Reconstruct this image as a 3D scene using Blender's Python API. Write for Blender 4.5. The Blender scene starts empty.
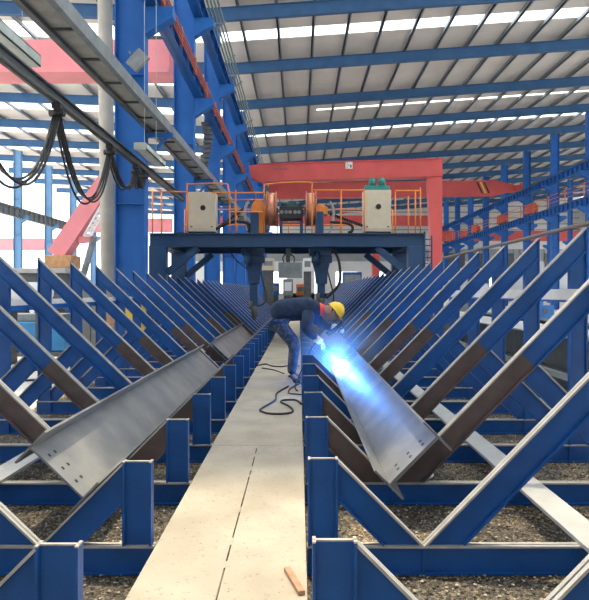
import bpy, bmesh, math, random
from mathutils import Vector, Matrix
random.seed(7)
C = bpy.context.scene.collection
F = 590.0; EYE = 1.3
def P(px, py, Y):            # metres from photo measurements at depth Y (layout aid)
    return Vector(((px-299)*Y/F, Y, EYE-(py-292)*Y/F))

# ------------------------------------------------------------------ materials
MATS = {}
def mat(name, col, rough=.5, metal=0.0, var=.12, scale=6.0, spec=.5, bump=0.0, bscale=40, col2=None, mixlo=.45, mixhi=.65, emis=None, estr=0):
    m = bpy.data.materials.new(name); m.use_nodes = True
    nt = m.node_tree; n = nt.nodes; l = nt.links
    b = n['Principled BSDF']
    b.inputs['Roughness'].default_value = rough; b.inputs['Metallic'].default_value = metal
    b.inputs['Specular IOR Level'].default_value = spec
    tc = n.new('ShaderNodeTexCoord'); no = n.new('ShaderNodeTexNoise')
    no.inputs['Scale'].default_value = scale; no.inputs['Detail'].default_value = 4
    l.new(tc.outputs['Object'], no.inputs['Vector'])
    cr = n.new('ShaderNodeValToRGB')
    c2 = col2 or tuple(min(1, c*(1+var)) for c in col)
    c1 = col if col2 else tuple(c*(1-var) for c in col)
    cr.color_ramp.elements[0].position = mixlo if col2 else .3; cr.color_ramp.elements[0].color = (*c1, 1)
    cr.color_ramp.elements[1].position = mixhi if col2 else .7; cr.color_ramp.elements[1].color = (*c2, 1)
    l.new(no.outputs['Fac'], cr.inputs['Fac']); l.new(cr.outputs['Color'], b.inputs['Base Color'])
    if bump:
        n2 = n.new('ShaderNodeTexNoise'); n2.inputs['Scale'].default_value = bscale; n2.inputs['Detail'].default_value = 3
        l.new(tc.outputs['Object'], n2.inputs['Vector'])
        bp = n.new('ShaderNodeBump'); bp.inputs['Strength'].default_value = bump; bp.inputs['Distance'].default_value = .02
        l.new(n2.outputs['Fac'], bp.inputs['Height']); l.new(bp.outputs['Normal'], b.inputs['Normal'])
    if emis:
        b.inputs['Emission Color'].default_value = (*emis, 1); b.inputs['Emission Strength'].default_value = estr
    MATS[name] = m
    return m
blue   = mat('blue_paint', (.007,.078,.29), .42, var=.18, scale=5, spec=.4)
cblue  = mat('column_blue', (.014,.115,.40), .5, var=.12, scale=2, spec=.3)
rblue  = mat('rafter_blue', (.05,.135,.29), .6, var=.1, scale=2, spec=.3)
gblue  = mat('gantry_blue', (.010,.05,.13), .45, var=.15, scale=4)
brown  = mat('brown_primer', (.095,.068,.068), .6, var=.2, scale=8)
topsheen   = mat('flange_sheen', (.37,.355,.335), .6, var=.15, scale=14)  # pale tone paints in skylight glancing off the upper flange faces
steel  = mat('mill_steel', (.19,.20,.215), .42, metal=.35, col2=(.30,.295,.29), scale=3.5, mixlo=.35, mixhi=.7)
plate  = mat('grey_plate', (.38,.38,.38), .6, var=.1)
dark   = mat('black_rubber', (.012,.012,.014), .5)
dsteel = mat('dark_steel', (.07,.08,.085), .5, var=.25)
gsteel = mat('galvanised_steel', (.19,.21,.225), .5, metal=.2, var=.2)
lgrey  = mat('trough_panel', (.33,.32,.29), .7, var=.15)
rust   = mat('rusty_pipe', (.12,.11,.10), .7, col2=(.16,.11,.08), scale=5)
red    = mat('crane_red', (.55,.075,.072), .5, var=.1, scale=1)
pink   = mat('hazed_crane_red', (.80,.27,.30), .6, var=.08, scale=1)  # crane red lightened, bright bay haze put into the colour
orange = mat('rail_orange', (.75,.22,.03), .5)
orangem= mat('machine_orange', (.80,.26,.05), .5)
cream  = mat('cabinet_cream', (.55,.48,.37), .55, var=.05)
hazeblue  = mat('hazed_column_blue', (.14,.29,.50), .7, var=.1, scale=1)  # column blue paled to paint in the haze of the left bay
copper = mat('copper_wire', (.60,.27,.17), .35, metal=.5, var=.15, scale=20)
green  = mat('motor_green', (.02,.20,.18), .45)
yellow = mat('machine_yellow', (.75,.50,.04), .5)
concrete_p = mat('pillar_concrete', (.47,.43,.36), .85, var=.12, scale=3)
white  = mat('white_paint', (.72,.73,.74), .6, var=.06)
roofm  = mat('roof_sheet', (.68,.645,.62), .7, var=.08, scale=.7)
purl   = mat('purlin_grey', (.22,.25,.29), .6)
wallp  = mat('wall_panel', (.62,.63,.62), .7, var=.1, scale=.3)
corr   = mat('corrugated_grey', (.30,.33,.35), .6, var=.1, scale=1)
wood   = mat('offcut_wood', (.36,.20,.12), .7, var=.2, scale=20)
stone  = mat('pale_stone', (.62,.52,.40), .9, var=.2, scale=10)
navy   = mat('navy_workwear', (.010,.026,.07), .85, var=.35, scale=14, bump=.3, bscale=25)
camo   = mat('camo_trousers', (.012,.03,.075), .85, col2=(.08,.10,.15), scale=16)
skinm  = mat('skin', (.42,.24,.17), .6, var=.08)
glove  = mat('white_glove', (.75,.75,.74), .8, var=.08)
hatm   = mat('hard_hat_yellow', (.85,.55,.03), .35, var=.04)
hairm  = mat('black_hair', (.01,.01,.01), .7)
collar = mat('red_collar', (.75,.07,.05), .7)
shoe   = mat('work_boot', (.03,.03,.04), .6)
brownbox = mat('orange_block', (.55,.30,.14), .7, var=.25, scale=4)
tarp   = mat('grey_cladding', (.20,.20,.19), .7, var=.2)

def skylight_mat():
    m = bpy.data.materials.new('skylight_sheet'); m.use_nodes = True
    nt = m.node_tree; n = nt.nodes; l = nt.links; n.clear()
    o = n.new('ShaderNodeOutputMaterial'); mx = n.new('ShaderNodeMixShader')
    t = n.new('ShaderNodeBsdfTransparent'); t.inputs['Color'].default_value = (.95,.97,1,1)
    d = n.new('ShaderNodeBsdfTranslucent'); d.inputs['Color'].default_value = (.9,.93,.95,1)
    mx.inputs['Fac'].default_value = .25
    l.new(t.outputs[0], mx.inputs[1]); l.new(d.outputs[0], mx.inputs[2]); l.new(mx.outputs[0], o.inputs['Surface'])
    return m
skyl = skylight_mat()
def milky_mat():  # diffusing sheet for unseen strips, keeps direct sun off the worker
    m = bpy.data.materials.new('milky_skylight_sheet'); m.use_nodes = True
    nt = m.node_tree; n = nt.nodes; n.clear()
    o = n.new('ShaderNodeOutputMaterial'); d = n.new('ShaderNodeBsdfTranslucent'); d.inputs['Color'].default_value = (.85,.90,.95,1)
    nt.links.new(d.outputs[0], o.inputs['Surface']); return m
milky = milky_mat()

def walkway_mat():
    m = bpy.data.materials.new('walkway_plank'); m.use_nodes = True
    nt = m.node_tree; n = nt.nodes; l = nt.links; b = n['Principled BSDF']; b.inputs['Roughness'].default_value = .75
    tc = n.new('ShaderNodeTexCoord')
    a = n.new('ShaderNodeTexNoise'); a.inputs['Scale'].default_value = 2.2; a.inputs['Detail'].default_value = 6
    v = n.new('ShaderNodeTexVoronoi'); v.inputs['Scale'].default_value = 17; v.inputs['Randomness'].default_value = 1
    v2 = n.new('ShaderNodeTexNoise'); v2.inputs['Scale'].default_value = 45; v2.inputs['Detail'].default_value = 3
    for q in (a, v, v2): l.new(tc.outputs['Object'], q.inputs['Vector'])
    r1 = n.new('ShaderNodeValToRGB'); r1.color_ramp.elements[0].position=.35; r1.color_ramp.elements[0].color=(.33,.285,.225,1)
    r1.color_ramp.elements[1].position=.65; r1.color_ramp.elements[1].color=(.42,.37,.30,1)
    l.new(a.outputs['Fac'], r1.inputs['Fac'])
    r2 = n.new('ShaderNodeValToRGB'); r2.color_ramp.elements[0].position=.03; r2.color_ramp.elements[0].color=(.16,.14,.13,1)
    r2.color_ramp.elements[1].position=.09; r2.color_ramp.elements[1].color=(1,1,1,1)
    l.new(v.outputs['Distance'], r2.inputs['Fac'])
    r3 = n.new('ShaderNodeValToRGB'); r3.color_ramp.elements[0].position=.26; r3.color_ramp.elements[0].color=(.7,.67,.62,1)
    r3.color_ramp.elements[1].position=.38; r3.color_ramp.elements[1].color=(1,1,1,1)
    l.new(v2.outputs['Fac'], r3.inputs['Fac'])
    m1 = n.new('ShaderNodeMix'); m1.data_type='RGBA'; m1.blend_type='MULTIPLY'; m1.inputs['Factor'].default_value=1
    m2 = n.new('ShaderNodeMix'); m2.data_type='RGBA'; m2.blend_type='MULTIPLY'; m2.inputs['Factor'].default_value=1
    l.new(r1.outputs[0], m1.inputs['A']); l.new(r2.outputs[0], m1.inputs['B'])
    l.new(m1.outputs['Result'], m2.inputs['A']); l.new(r3.outputs[0], m2.inputs['B'])
    l.new(m2.outputs['Result'], b.inputs['Base Color'])
    bp = n.new('ShaderNodeBump'); bp.inputs['Strength'].default_value=.25; bp.inputs['Distance'].default_value=.01
    l.new(v2.outputs['Fac'], bp.inputs['Height']); l.new(bp.outputs['Normal'], b.inputs['Normal'])
    return m
walkm = walkway_mat()

def floor_mat():
    m = bpy.data.materials.new('gravel_and_concrete'); m.use_nodes = True
    nt = m.node_tree; n = nt.nodes; l = nt.links; b = n['Principled BSDF']; b.inputs['Roughness'].default_value = .9
    tc = n.new('ShaderNodeTexCoord'); sx = n.new('ShaderNodeSeparateXYZ'); l.new(tc.outputs['Object'], sx.inputs[0])
    v = n.new('ShaderNodeTexVoronoi'); v.inputs['Scale'].default_value = 60
    a = n.new('ShaderNodeTexNoise'); a.inputs['Scale'].default_value = 1.6; a.inputs['Detail'].default_value = 5
    g = n.new('ShaderNodeTexNoise'); g.inputs['Scale'].default_value = .5; g.inputs['Detail'].default_value = 7
    for q in (v, a, g): l.new(tc.outputs['Object'], q.inputs['Vector'])
    r1 = n.new('ShaderNodeValToRGB'); e = r1.color_ramp.elements
    e[0].position=.0; e[0].color=(.05,.04,.033,1); e[1].position=1; e[1].color=(.42,.36,.28,1)
    k = e.new(.55); k.color=(.15,.13,.105,1)
    l.new(v.outputs['Color'], r1.inputs['Fac'])
    r2 = n.new('ShaderNodeValToRGB'); r2.color_ramp.elements[0].position=.5; r2.color_ramp.elements[0].color=(.75,.75,.75,1)
    r2.color_ramp.elements[1].position=.62; r2.color_ramp.elements[1].color=(1.7,1.5,1.2,1)
    l.new(a.outputs['Fac'], r2.inputs['Fac'])
    m1 = n.new('ShaderNodeMix'); m1.data_type='RGBA'; m1.blend_type='MULTIPLY'; m1.inputs['Factor'].default_value=1
    l.new(r1.outputs[0], m1.inputs['A']); l.new(r2.outputs[0], m1.inputs['B'])
    rc = n.new('ShaderNodeValToRGB'); rc.color_ramp.elements[0].position=.3; rc.color_ramp.elements[0].color=(.46,.44,.41,1)
    rc.color_ramp.elements[1].position=.7; rc.color_ramp.elements[1].color=(.66,.63,.58,1)
    l.new(g.outputs['Fac'], rc.inputs['Fac'])
    ab = n.new('ShaderNodeMath'); ab.operation='ADD'; ab.inputs[1].default_value=.32; l.new(sx.outputs['X'], ab.inputs[0])
    ab2 = n.new('ShaderNodeMath'); ab2.operation='ABSOLUTE'; l.new(ab.outputs[0], ab2.inputs[0])
    gt = n.new('ShaderNodeMapRange'); gt.inputs['From Min'].default_value=2.9; gt.inputs['From Max'].default_value=3.15
    l.new(ab2.outputs[0], gt.inputs['Value'])
    mm = n.new('ShaderNodeMix'); mm.data_type='RGBA'; l.new(gt.outputs[0], mm.inputs['Factor'])
    l.new(m1.outputs['Result'], mm.inputs['A']); l.new(rc.outputs[0], mm.inputs['B'])
    l.new(mm.outputs['Result'], b.inputs['Base Color'])
    inv = n.new('ShaderNodeMath'); inv.operation='SUBTRACT'; inv.inputs[0].default_value=1; l.new(gt.outputs[0], inv.inputs[1])
    bp = n.new('ShaderNodeBump'); bp.inputs['Distance'].default_value=.03; bp.invert=True
    l.new(inv.outputs[0], bp.inputs['Strength']); l.new(v.outputs['Distance'], bp.inputs['Height']); l.new(bp.outputs['Normal'], b.inputs['Normal'])
    return m
floorm = floor_mat()

# ------------------------------------------------------------------ mesh builder
class MB:
    def __init__(s): s.bm = bmesh.new()
    def face(s, vs, mi=0, smooth=False):
        f = s.bm.faces.new(vs); f.material_index = mi; f.smooth = smooth; return f
    def hexa(s, pts, mi=0, top=None):
        v = [s.bm.verts.new(p) for p in pts]       # 0-3 bottom, 4-7 top
        for k, idx in enumerate(((3,2,1,0),(4,5,6,7),(0,1,5,4),(1,2,6,5),(2,3,7,6),(3,0,4,7))):
            s.face([v[i] for i in idx], top if (k == 1 and top is not None) else mi)
        return s
    def box(s, x0,x1,y0,y1,z0,z1, mi=0, top=None):
        return s.hexa([(x0,y0,z0),(x1,y0,z0),(x1,y1,z0),(x0,y1,z0),(x0,y0,z1),(x1,y0,z1),(x1,y1,z1),(x0,y1,z1)], mi, top)
    def prismY(s, poly, y0, y1, mi=0):             # polygon in (x,z)
        a = [s.bm.verts.new((x,y0,z)) for x,z in poly]; b = [s.bm.verts.new((x,y1,z)) for x,z in poly]
        s.face(a, mi); s.face(b[::-1], mi); n = len(a)
        for i in range(n): s.face([a[i], b[i], b[(i+1)%n], a[(i+1)%n]], mi)
        return s
    def prismX(s, poly, x0, x1, mi=0):             # polygon in (y,z)
        a = [s.bm.verts.new((x0,y,z)) for y,z in poly]; b = [s.bm.verts.new((x1,y,z)) for y,z in poly]
        s.face(a, mi); s.face(b[::-1], mi); n = len(a)
        for i in range(n): s.face([a[i], b[i], b[(i+1)%n], a[(i+1)%n]], mi)
        return s
    def bar(s, p0, p1, w, h, mi=0, up=(0,0,1), top=None):
        p0 = Vector(p0); p1 = Vector(p1); d = (p1-p0).normalized(); u = Vector(up)
        if abs(d.dot(u)) > .99: u = Vector((0,1,0))
        r = d.cross(u).normalized(); u = r.cross(d).normalized(); r *= w/2; u *= h/2
        return s.hexa([p0-r-u, p0+r-u, p1+r-u, p1-r-u, p0-r+u, p0+r+u, p1+r+u, p1-r+u], mi, top)
    def tube(s, pts, r, n=8, mi=0, caps=True):
        pts = [Vector(p) for p in pts]; rs = r if isinstance(r, (list, tuple)) else [r]*len(pts)
        prev = None; rings = []
        for i, p in enumerate(pts):
            d = (pts[min(i+1,len(pts)-1)] - pts[max(i-1,0)]).normalized()
            u = prev if prev is not None else (Vector((0,0,1)) if abs(d.z) < .9 else Vector((1,0,0)))
            u = (u - d*u.dot(d)).normalized(); prev = u; w = d.cross(u)
            rings.append([s.bm.verts.new(p + (u*math.cos(t) + w*math.sin(t))*rs[i]) for t in [2*math.pi*k/n for k in range(n)]])
        for a, b in zip(rings, rings[1:]):
            for k in range(n): s.face([a[k], a[(k+1)%n], b[(k+1)%n], b[k]], mi, True)
        if caps: s.face(rings[0][::-1], mi); s.face(rings[-1], mi)
        return s
    def ball(s, c, r, sc=(1,1,1), mi=0, sub=2):
        m = Matrix.Translation(c) @ Matrix.Diagonal((r*sc[0], r*sc[1], r*sc[2], 1))
        g = bmesh.ops.create_icosphere(s.bm, subdivisions=sub, radius=1, matrix=m)
        for v in g['verts']:
            for f in v.link_faces: f.material_index = mi; f.smooth = True
        return s
    def build(s, name, mats, parent=None, bevel=0):
        if not isinstance(mats, (list, tuple)): mats = [mats]
        bmesh.ops.recalc_face_normals(s.bm, faces=s.bm.faces)
        if parent is not None:
            w = Vector((0,0,0)); q = parent
            while q: w += q.location; q = q.parent
            bmesh.ops.translate(s.bm, verts=s.bm.verts, vec=-w)
        me = bpy.data.meshes.new(name); s.bm.to_mesh(me); s.bm.free()
        for m in mats: me.materials.append(m)
        o = bpy.data.objects.new(name, me); C.objects.link(o)
        if parent is not None: o.parent = parent
        if bevel:
            b = o.modifiers.new('Bevel', 'BEVEL'); b.width = bevel; b.segments = 2; b.limit_method = 'ANGLE'
        return o
def tag(o, label=None, cat=None, group=None, kind=None):
    if label: o['label'] = label
    if cat: o['category'] = cat
    if group: o['group'] = group
    if kind: o['kind'] = kind
    return o
def thing(name, loc, label, cat, group=None):
    o = bpy.data.objects.new(name, None); o.empty_display_size = .1; C.objects.link(o); o.location = loc
    return tag(o, label, cat, group)
def copy_tree(o, loc, label):
    c = o.copy(); C.objects.link(c); c.location = loc; c['label'] = label
    for ch in list(o.children):
        d = ch.copy(); C.objects.link(d); d.parent = c
        for g in list(ch.children):
            e = g.copy(); C.objects.link(e); e.parent = d
    return c
ORD = ['first','second','third','fourth','fifth','sixth','seventh','eighth','ninth','tenth','eleventh','twelfth','thirteenth','fourteenth','fifteenth','sixteenth','seventeenth','eighteenth','nineteenth','twentieth']
TENS = {20:'twenty', 30:'thirty', 40:'forty'}
def ordw(i):                                       # 1-based
    if i <= 20: return ORD[i-1]
    t = i//10*10
    return TENS[t][:-1]+'ieth' if i == t else TENS[t] + '-' + ORD[i-t-1]

# ------------------------------------------------------------------ setting
FZ = -.155
mb = MB(); mb.box(-60, 60, -12.3, 140, FZ-.3, FZ); fl = mb.build('floor', floorm); tag(fl, kind='structure')

def roof_h(x):      # underside of the rafters
    return EYE + (11.65 + .07*x if x > -3.7 else 11.39 + .035*(-3.7-x))
RY = [24.9 + 6*k for k in range(12)]               # rafter lines
Y0, Y1 = -12.2, 96.0
def strip_list(side):  # near right strips are unseen, placed to shape sun and light on the racks
    if side == 'R': return [(-8,-7,-3.6,46),(2.0,6.8,-3.6,46),(9.0,11.6,-3.6,46),(15.0,17.6,-3.6,46),(21.2,22.8,-3.6,46),(27.7,28.75,-3.6,46), (40.35,40.7,1.2,46), (45.5,46.5,-3.6,46), (57.5,58.2,-3.6,46), (69.5,70.6,-3.6,46), (81.5,82.6,-3.6,46)]
    return [(-2.9,-.9,-30,-3.8),(3.3,5.3,-30,-3.8),(9.3,11.3,-30,-3.8),(15.4,17.4,-30,-3.8),(21.4,23.2,-30,-3.8),(27.2,28.9,-30,-3.8),(33.6,35.2,-30,-3.8),(39.3,41,-30,-3.8),(45.6,47.2,-30,-3.8),(51.6,53.4,-30,-3.8),(57.8,59.6,-30,-3.8),(64,65.8,-30,-3.8),(70,71.8,-30,-3.8),(76,78,-30,-3.8),(82,84.4,-30,-3.8)]
for side, xa, xb in (('R', -3.7, 46), ('L', -30, -3.7)):
    mb = MB(); sk = MB()
    def slab(m, x0, x1, y0, y1, mi=0, t=.06):
        z0 = roof_h(x0 + (1e-4 if side == 'R' else -1e-4)) + .78; z1 = roof_h(x1 - 1e-4) + .78
        if side == 'R': z0 = EYE + 11.65 + .07*x0 + .78; z1 = EYE + 11.65 + .07*x1 + .78
        else: z0 = EYE + 11.39 + .035*(-3.7-x0) + .78; z1 = EYE + 11.39 + .035*(-3.7-x1) + .78
        m.hexa([(x0,y0,z0),(x1,y0,z1),(x1,y1,z1),(x0,y1,z0),(x0,y0,z0+t),(x1,y0,z1+t),(x1,y1,z1+t),(x0,y1,z0+t)], mi)
    y = Y0
    for (a, b, x0, x1) in strip_list(side):
        slab(mb, xa, xb, y, a)
        if x0 > xa + .3: slab(mb, xa, x0, a, b)
        slab(sk, max(x0, xa), x1 if x1 < xb else xb, a, b, 1 if (side == 'R' and 8 < a < 26) else 0, .02)
        y = b
    slab(mb, xa, xb, y, Y1)
    o = mb.build('ceiling', roofm); tag(o, kind='structure')
    s_ = sk.build('skylight', [skyl, milky], o)

# rafters: one thing per line, both bays of the roof carried by one bent beam
for i, ry in enumerate(RY):
    mb = MB()
    for xa, xb in ((-3.7, 46), (-30, -3.7)):
        za, zb = (EYE+11.39, EYE+11.65+.07*46) if xa > -10 else (EYE+11.39+.035*26.3, EYE+11.39)
        mb.hexa([(xa,ry-.02,za),(xb,ry-.02,zb),(xb,ry+.02,zb),(xa,ry+.02,za),(xa,ry-.02,za+.55),(xb,ry-.02,zb+.55),(xb,ry+.02,zb+.55),(xa,ry+.02,za+.55)])
        for dz in (0, .53):
            mb.hexa([(xa,ry-.12,za+dz),(xb,ry-.12,zb+dz),(xb,ry+.12,zb+dz),(xa,ry+.12,za+dz),(xa,ry-.12,za+dz+.02),(xb,ry-.12,zb+dz+.02),(xb,ry+.12,zb+dz+.02),(xa,ry+.12,za+dz+.02)])
    o = mb.build('roof_rafter', rblue)
    tag(o, 'blue steel roof rafter crossing the shed, %s from the camera' % ordw(i+1), 'rafter', 'roof rafters')
# purlins
k = 0
for i, x in enumerate([-26+2.2*j for j in range(10)] + [-2.6+1.62*j for j in range(27)]):
    z = roof_h(x) + .555
    mb = MB(); mb.box(x-.04, x+.04, Y0, Y1, z, z+.2); mb.box(x-.04, x+.1, Y0, Y1, z, z+.012)
    o = mb.build('roof_purlin', purl)
    if x < -3.7: lab = 'grey roof purlin over the bright left bay, %s from its outer side' % ordw(i+1)
    else: lab = 'grey roof purlin over the right bay, %s from the left column row' % ordw(i-9)
    tag(o, lab, 'purlin', 'roof purlins')

# far wall
def wall_piece(mb, x0, x1, z0, z1, mi=0, y=96.1): mb.box(x0, x1, y, y+.3, z0, z1, mi)
mb = MB()
wall_piece(mb, -20, 60, 8.3, 10.6, 0); wall_piece(mb, -20, 60, 4.6, 6.3, 0)
x = -20
while x < 60:
    mb.box(x, x+.5, 96.1, 96.3, 6.3, 8.3, 1); mb.box(x+.5, x+1, 96.25, 96.4, 6.3, 8.3, 1); x += 1
for q in range(9): wall_piece(mb, -3, 46, 10.6+q*.95, 11.35+q*.95, 0); wall_piece(mb, -3, 46, 11.35+q*.95, 11.55+q*.95, 1)
for (a, b) in ((-20,-14),(-9,-5),(-2,2.5),(3.6,6),(9.5,12),(17.5,22),(26,30),(34,60)): wall_piece(mb, a, b, FZ, 4.6, 0)
wall_piece(mb, -20, 60, FZ, 1.1, 1)
o = mb.build('wall_back', [wallp, corr]); tag(o, kind='structure')
mb = MB()
for k in range(9): mb.box(24+k*4, 27+k*4, 96.0, 96.1, 5.2, 7.6)
o = mb.build('window_1', dsteel); tag(o, kind='structure')
mb = MB(); mb.box(-30, 46, -12.3, -12, FZ, 16); o = mb.build('added_wall_front', wallp); tag(o, kind='structure')  # unseen end wall added behind the camera to hold off back light
# right outer wall with open bands
mb = MB(); mb.box(45.7, 46, 22, 100, 9.0, 15.9, 0); mb.box(45.7, 46, 22, 100, FZ, 3.0, 0)
o = mb.build('wall_right', [wallp]); tag(o, kind='structure')

# ------------------------------------------------------------------ columns
def column(x, y, ztop, w, bracket, label, m=cblue, group='blue building columns', name='steel_column'):
    t = thing(name, (x, y, FZ), label, 'column', group)
    mb = MB(); mb.box(x-w/2, x+w/2, y-.012, y+.012, FZ, ztop)
    for s in (-1, 1): mb.box(x+s*w/2-.012, x+s*w/2+.012, y-.16, y+.16, FZ, ztop)
    mb.box(x-w/2, x+w/2, y-.03, y+.03, FZ, ztop)
    for zz in (3.2, 6.0, 9.0): 
        if zz < ztop: mb.box(x-w/2, x+w/2, y-.15, y+.15, zz, zz+.02)
    mb.build('shaft', m, t)
    mb = MB(); mb.box(x-w/2-.12, x+w/2+.12, y-.28, y+.28, FZ, FZ+.03); mb.build('base_plate', m, t)
    for (s, zb) in bracket:                        # corbels for the runway beams
        mb = MB(); e = x + s*w/2
        mb.prismY([(e, zb), (e+s*.62, zb), (e+s*.62, zb-.22), (e, zb-.6)], y-.14, y+.14)
        mb.build('corbel', m, t)
    return t
ZA, ZB = 1.3+6.8, 1.3+9.35                         # runway levels
for k in range(9):
    y = 12.9 + 6*k
    column(-3.66, y, 12.6, .62, [(1, ZA-.62), (1, ZB-.62)], 'blue steel column in the row left of the racks, %s from the camera' % ordw(k+1))
for k in range(9):
    y = 42.9 + 6*k
    column(21.2, y, EYE+13.1, .62, [(-1, ZA-.5), (-1, ZB-.5), (1, ZA-.5)], 'blue steel column in the far right row, %s from the camera' % ordw(k+1))
for k in range(5):
    y = 48.9 + 6*k
    column(-23.3, y, 13.0, .6, [(1, ZA-.5)], 'hazy blue steel column in the outer left row, %s from the camera' % ordw(k+1), group='outer left columns', m=hazeblue)
for k, (x, y) in enumerate([(33.5, 66.9), (33.5, 72.9), (33.5, 78.9), (33.5, 84.9)]):
    column(x, y, 15.2, .5, [(-1, ZA-.5)], 'slim blue column in the outermost right row, %s from the camera' % ordw(k+1), group='outermost right columns')
# concrete pillar
t = MB().tube([(-4.27,13.3,FZ),(-4.33,13.3,4),(-4.42,13.3,12)], .165, 12).build('concrete_pillar', concrete_p)
tag(t, 'pale round concrete pillar standing just left of the first blue column', 'pillar')

# ------------------------------------------------------------------ runway beams
def runway(name, x, z, y0, y1, h, label, m, rail=None, step=1.0, w=.3):
    t = thing(name, (x, y0, z-h), label, 'crane runway', None)
    mb = MB(); mb.box(x-.01, x+.01, y0, y1, z-h, z); mb.box(x-w/2, x+w/2, y0, y1, z-.03, z); mb.box(x-w/2, x+w/2, y0, y1, z-h, z-h+.03)
    y = y0+.2
    while y < y1: mb.box(x-w/2+.02, x+w/2-.02, y, y+.03, z-h+.03, z-.03); y += step
    mb.build('girder', m, t)
    MB().box(x-.04, x+.04, y0, y1, z, z+.1).build('rail', dsteel, t)
    return t
ra = runway('crane_runway', -3.2, ZA, 8, 62, .6, 'lower blue crane runway beam with red power rails, along the left columns', blue)
mb = MB()
for q in range(4):
    mb.tube([(-2.98, 8, ZA-.12-.11*q), (-2.98, 62, ZA-.12-.11*q)], .018, 6)
    y = 9
for yy in range(9, 62, 2): mb.box(-3.04, -2.96, yy, yy+.05, ZA-.52, ZA-.05)
mb.build('power_rail', mat('conductor_red', (.50,.13,.09), .6), ra)
rb = runway('crane_runway', -3.2, ZB, 8, 62, .6, 'upper blue crane runway beam with grey pipes, along the left columns', blue)
mb = MB()
for q in range(5): mb.tube([(-3.08+.10*q, 8, ZB+.02+.06*q), (-3.08+.10*q, 62, ZB+.02+.06*q)], .035, 6)
for yy in range(9, 62, 3): mb.bar((-3.05, yy, ZB-.06), (-2.6, yy, ZB+.28), .06, .04)
mb.build('pipe_run', mat('pipe_grey_green', (.20,.26,.25), .5), rb)
runway('crane_runway', 20.65, ZA, 36, 92, .55, 'lower blue crane runway beam along the far right columns', cblue, step=.75)
runway('crane_runway', 20.65, ZB, 36, 92, .55, 'upper blue crane runway beam along the far right columns', cblue, step=.75)
mb = MB()
for q in range(3): mb.tube([(20.3, 36, ZA+.35+.3*q), (20.3, 92, ZA+.35+.3*q)], .018, 6)
for yy in range(36, 92, 3): mb.box(20.27, 20.33, yy, yy+.05, ZA, ZA+1.0)
o = mb.build('runway_handrail', orange); tag(o, 'thin orange handrail on the lower runway beam, far right', 'handrail')
runway('crane_runway', -22.9, ZA, 40, 59, .75, 'pale ribbed crane runway beam ending in the air, outer left bay', gsteel, step=.9)
for k, (px, py, y) in enumerate([(541,201,52.5),(519,205,60),(500,213,69)]):
    x = 20.95; z = ZA+.1
    t = thing('crane_carriage', (x, y, z), ['red crane end carriage on the far right runway, nearest the camera','red crane end carriage on the far right runway, between two others','red crane end carriage on the far right runway, farthest away'][k], 'crane carriage', 'red crane carriages')
    mb = MB(); mb.prismX([(y-1.1, z+.12), (y-1.1,z+.6), (y-.6,z+.95), (y+.9,z+.95), (y+1.1,z+.12)], x-.5, x-.1); mb.build('housing', red, t, .03)
    for q in (-.7, .7): MB().tube([(x-.36, y+q, z+.16), (x-.2, y+q, z+.16)], .16, 14).build('wheel', dsteel, t)

# ------------------------------------------------------------------ cranes
def girder(mb, x0, x1, y, z0, z1, d=.5):
    mb.box(x0, x1, y-d/2, y+d/2, z0+.04, z1-.04); mb.box(x0, x1, y-d/2-.06, y+d/2+.06, z1-.04, z1); mb.box(x0, x1, y-d/2-.06, y+d/2+.06, z0, z0+.04)
# semi-gantry crane with its leg on the right
y = 34.0; k = y/F
X = lambda px: (px-299)*k
Z = lambda py: EYE-(py-292)*k
t = thing('semi_gantry_crane', (X(434), y, FZ), 'red semi gantry crane with a box girder over the racks and one leg at right', 'crane', None)
mb = MB()
mb.prismY([(X(249),Z(167)),(X(262),Z(165)),(X(441),Z(160)),(X(441),Z(177)),(X(262),Z(182)),(X(252),Z(179))], y-.35, y+.35)
mb.prismY([(X(262),Z(181)),(X(441),Z(176)),(X(441),Z(177.4)),(X(262),Z(182.4))], y-.45, y+.45)
mb.prismY([(X(262),Z(165)),(X(441),Z(159.6)),(X(441),Z(160.4)),(X(262),Z(165.8))], y-.45, y+.45)
mb.build('girder', red, t)
mb = MB(); mb.prismY([(X(427),Z(176)),(X(441),Z(176)),(X(441),FZ+.5),(X(433),FZ+.5)], y-.3, y+.3); mb.build('leg', red, t)
mb = MB(); mb.box(X(430), X(441), y-1.6, y+1.6, FZ+.12, FZ+.6); mb.build('end_truck', red, t, .03)
mb = MB(); mb.box(X(345), X(352), y-.37, y-.355, Z(170), Z(163)); mb.build('sign_plate', white, t)
mb = MB()
for q in range(3): mb.box(X(346), X(346+1.2+1.6*(q==1)), y-.375, y-.372, Z(168.8-q*2.1), Z(168.2-q*2.1))
mb.box(X(349.5), X(351), y-.375, y-.372, Z(169), Z(166)); mb.build('sign_mark', dsteel, t)
mb = MB()
for q in range(7): mb.box(X(274+q*2), X(275.4+q*2), y-.36, y-.352, Z(171+.0), Z(169.7))
mb.build('painted_lettering', dsteel, t)
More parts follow.
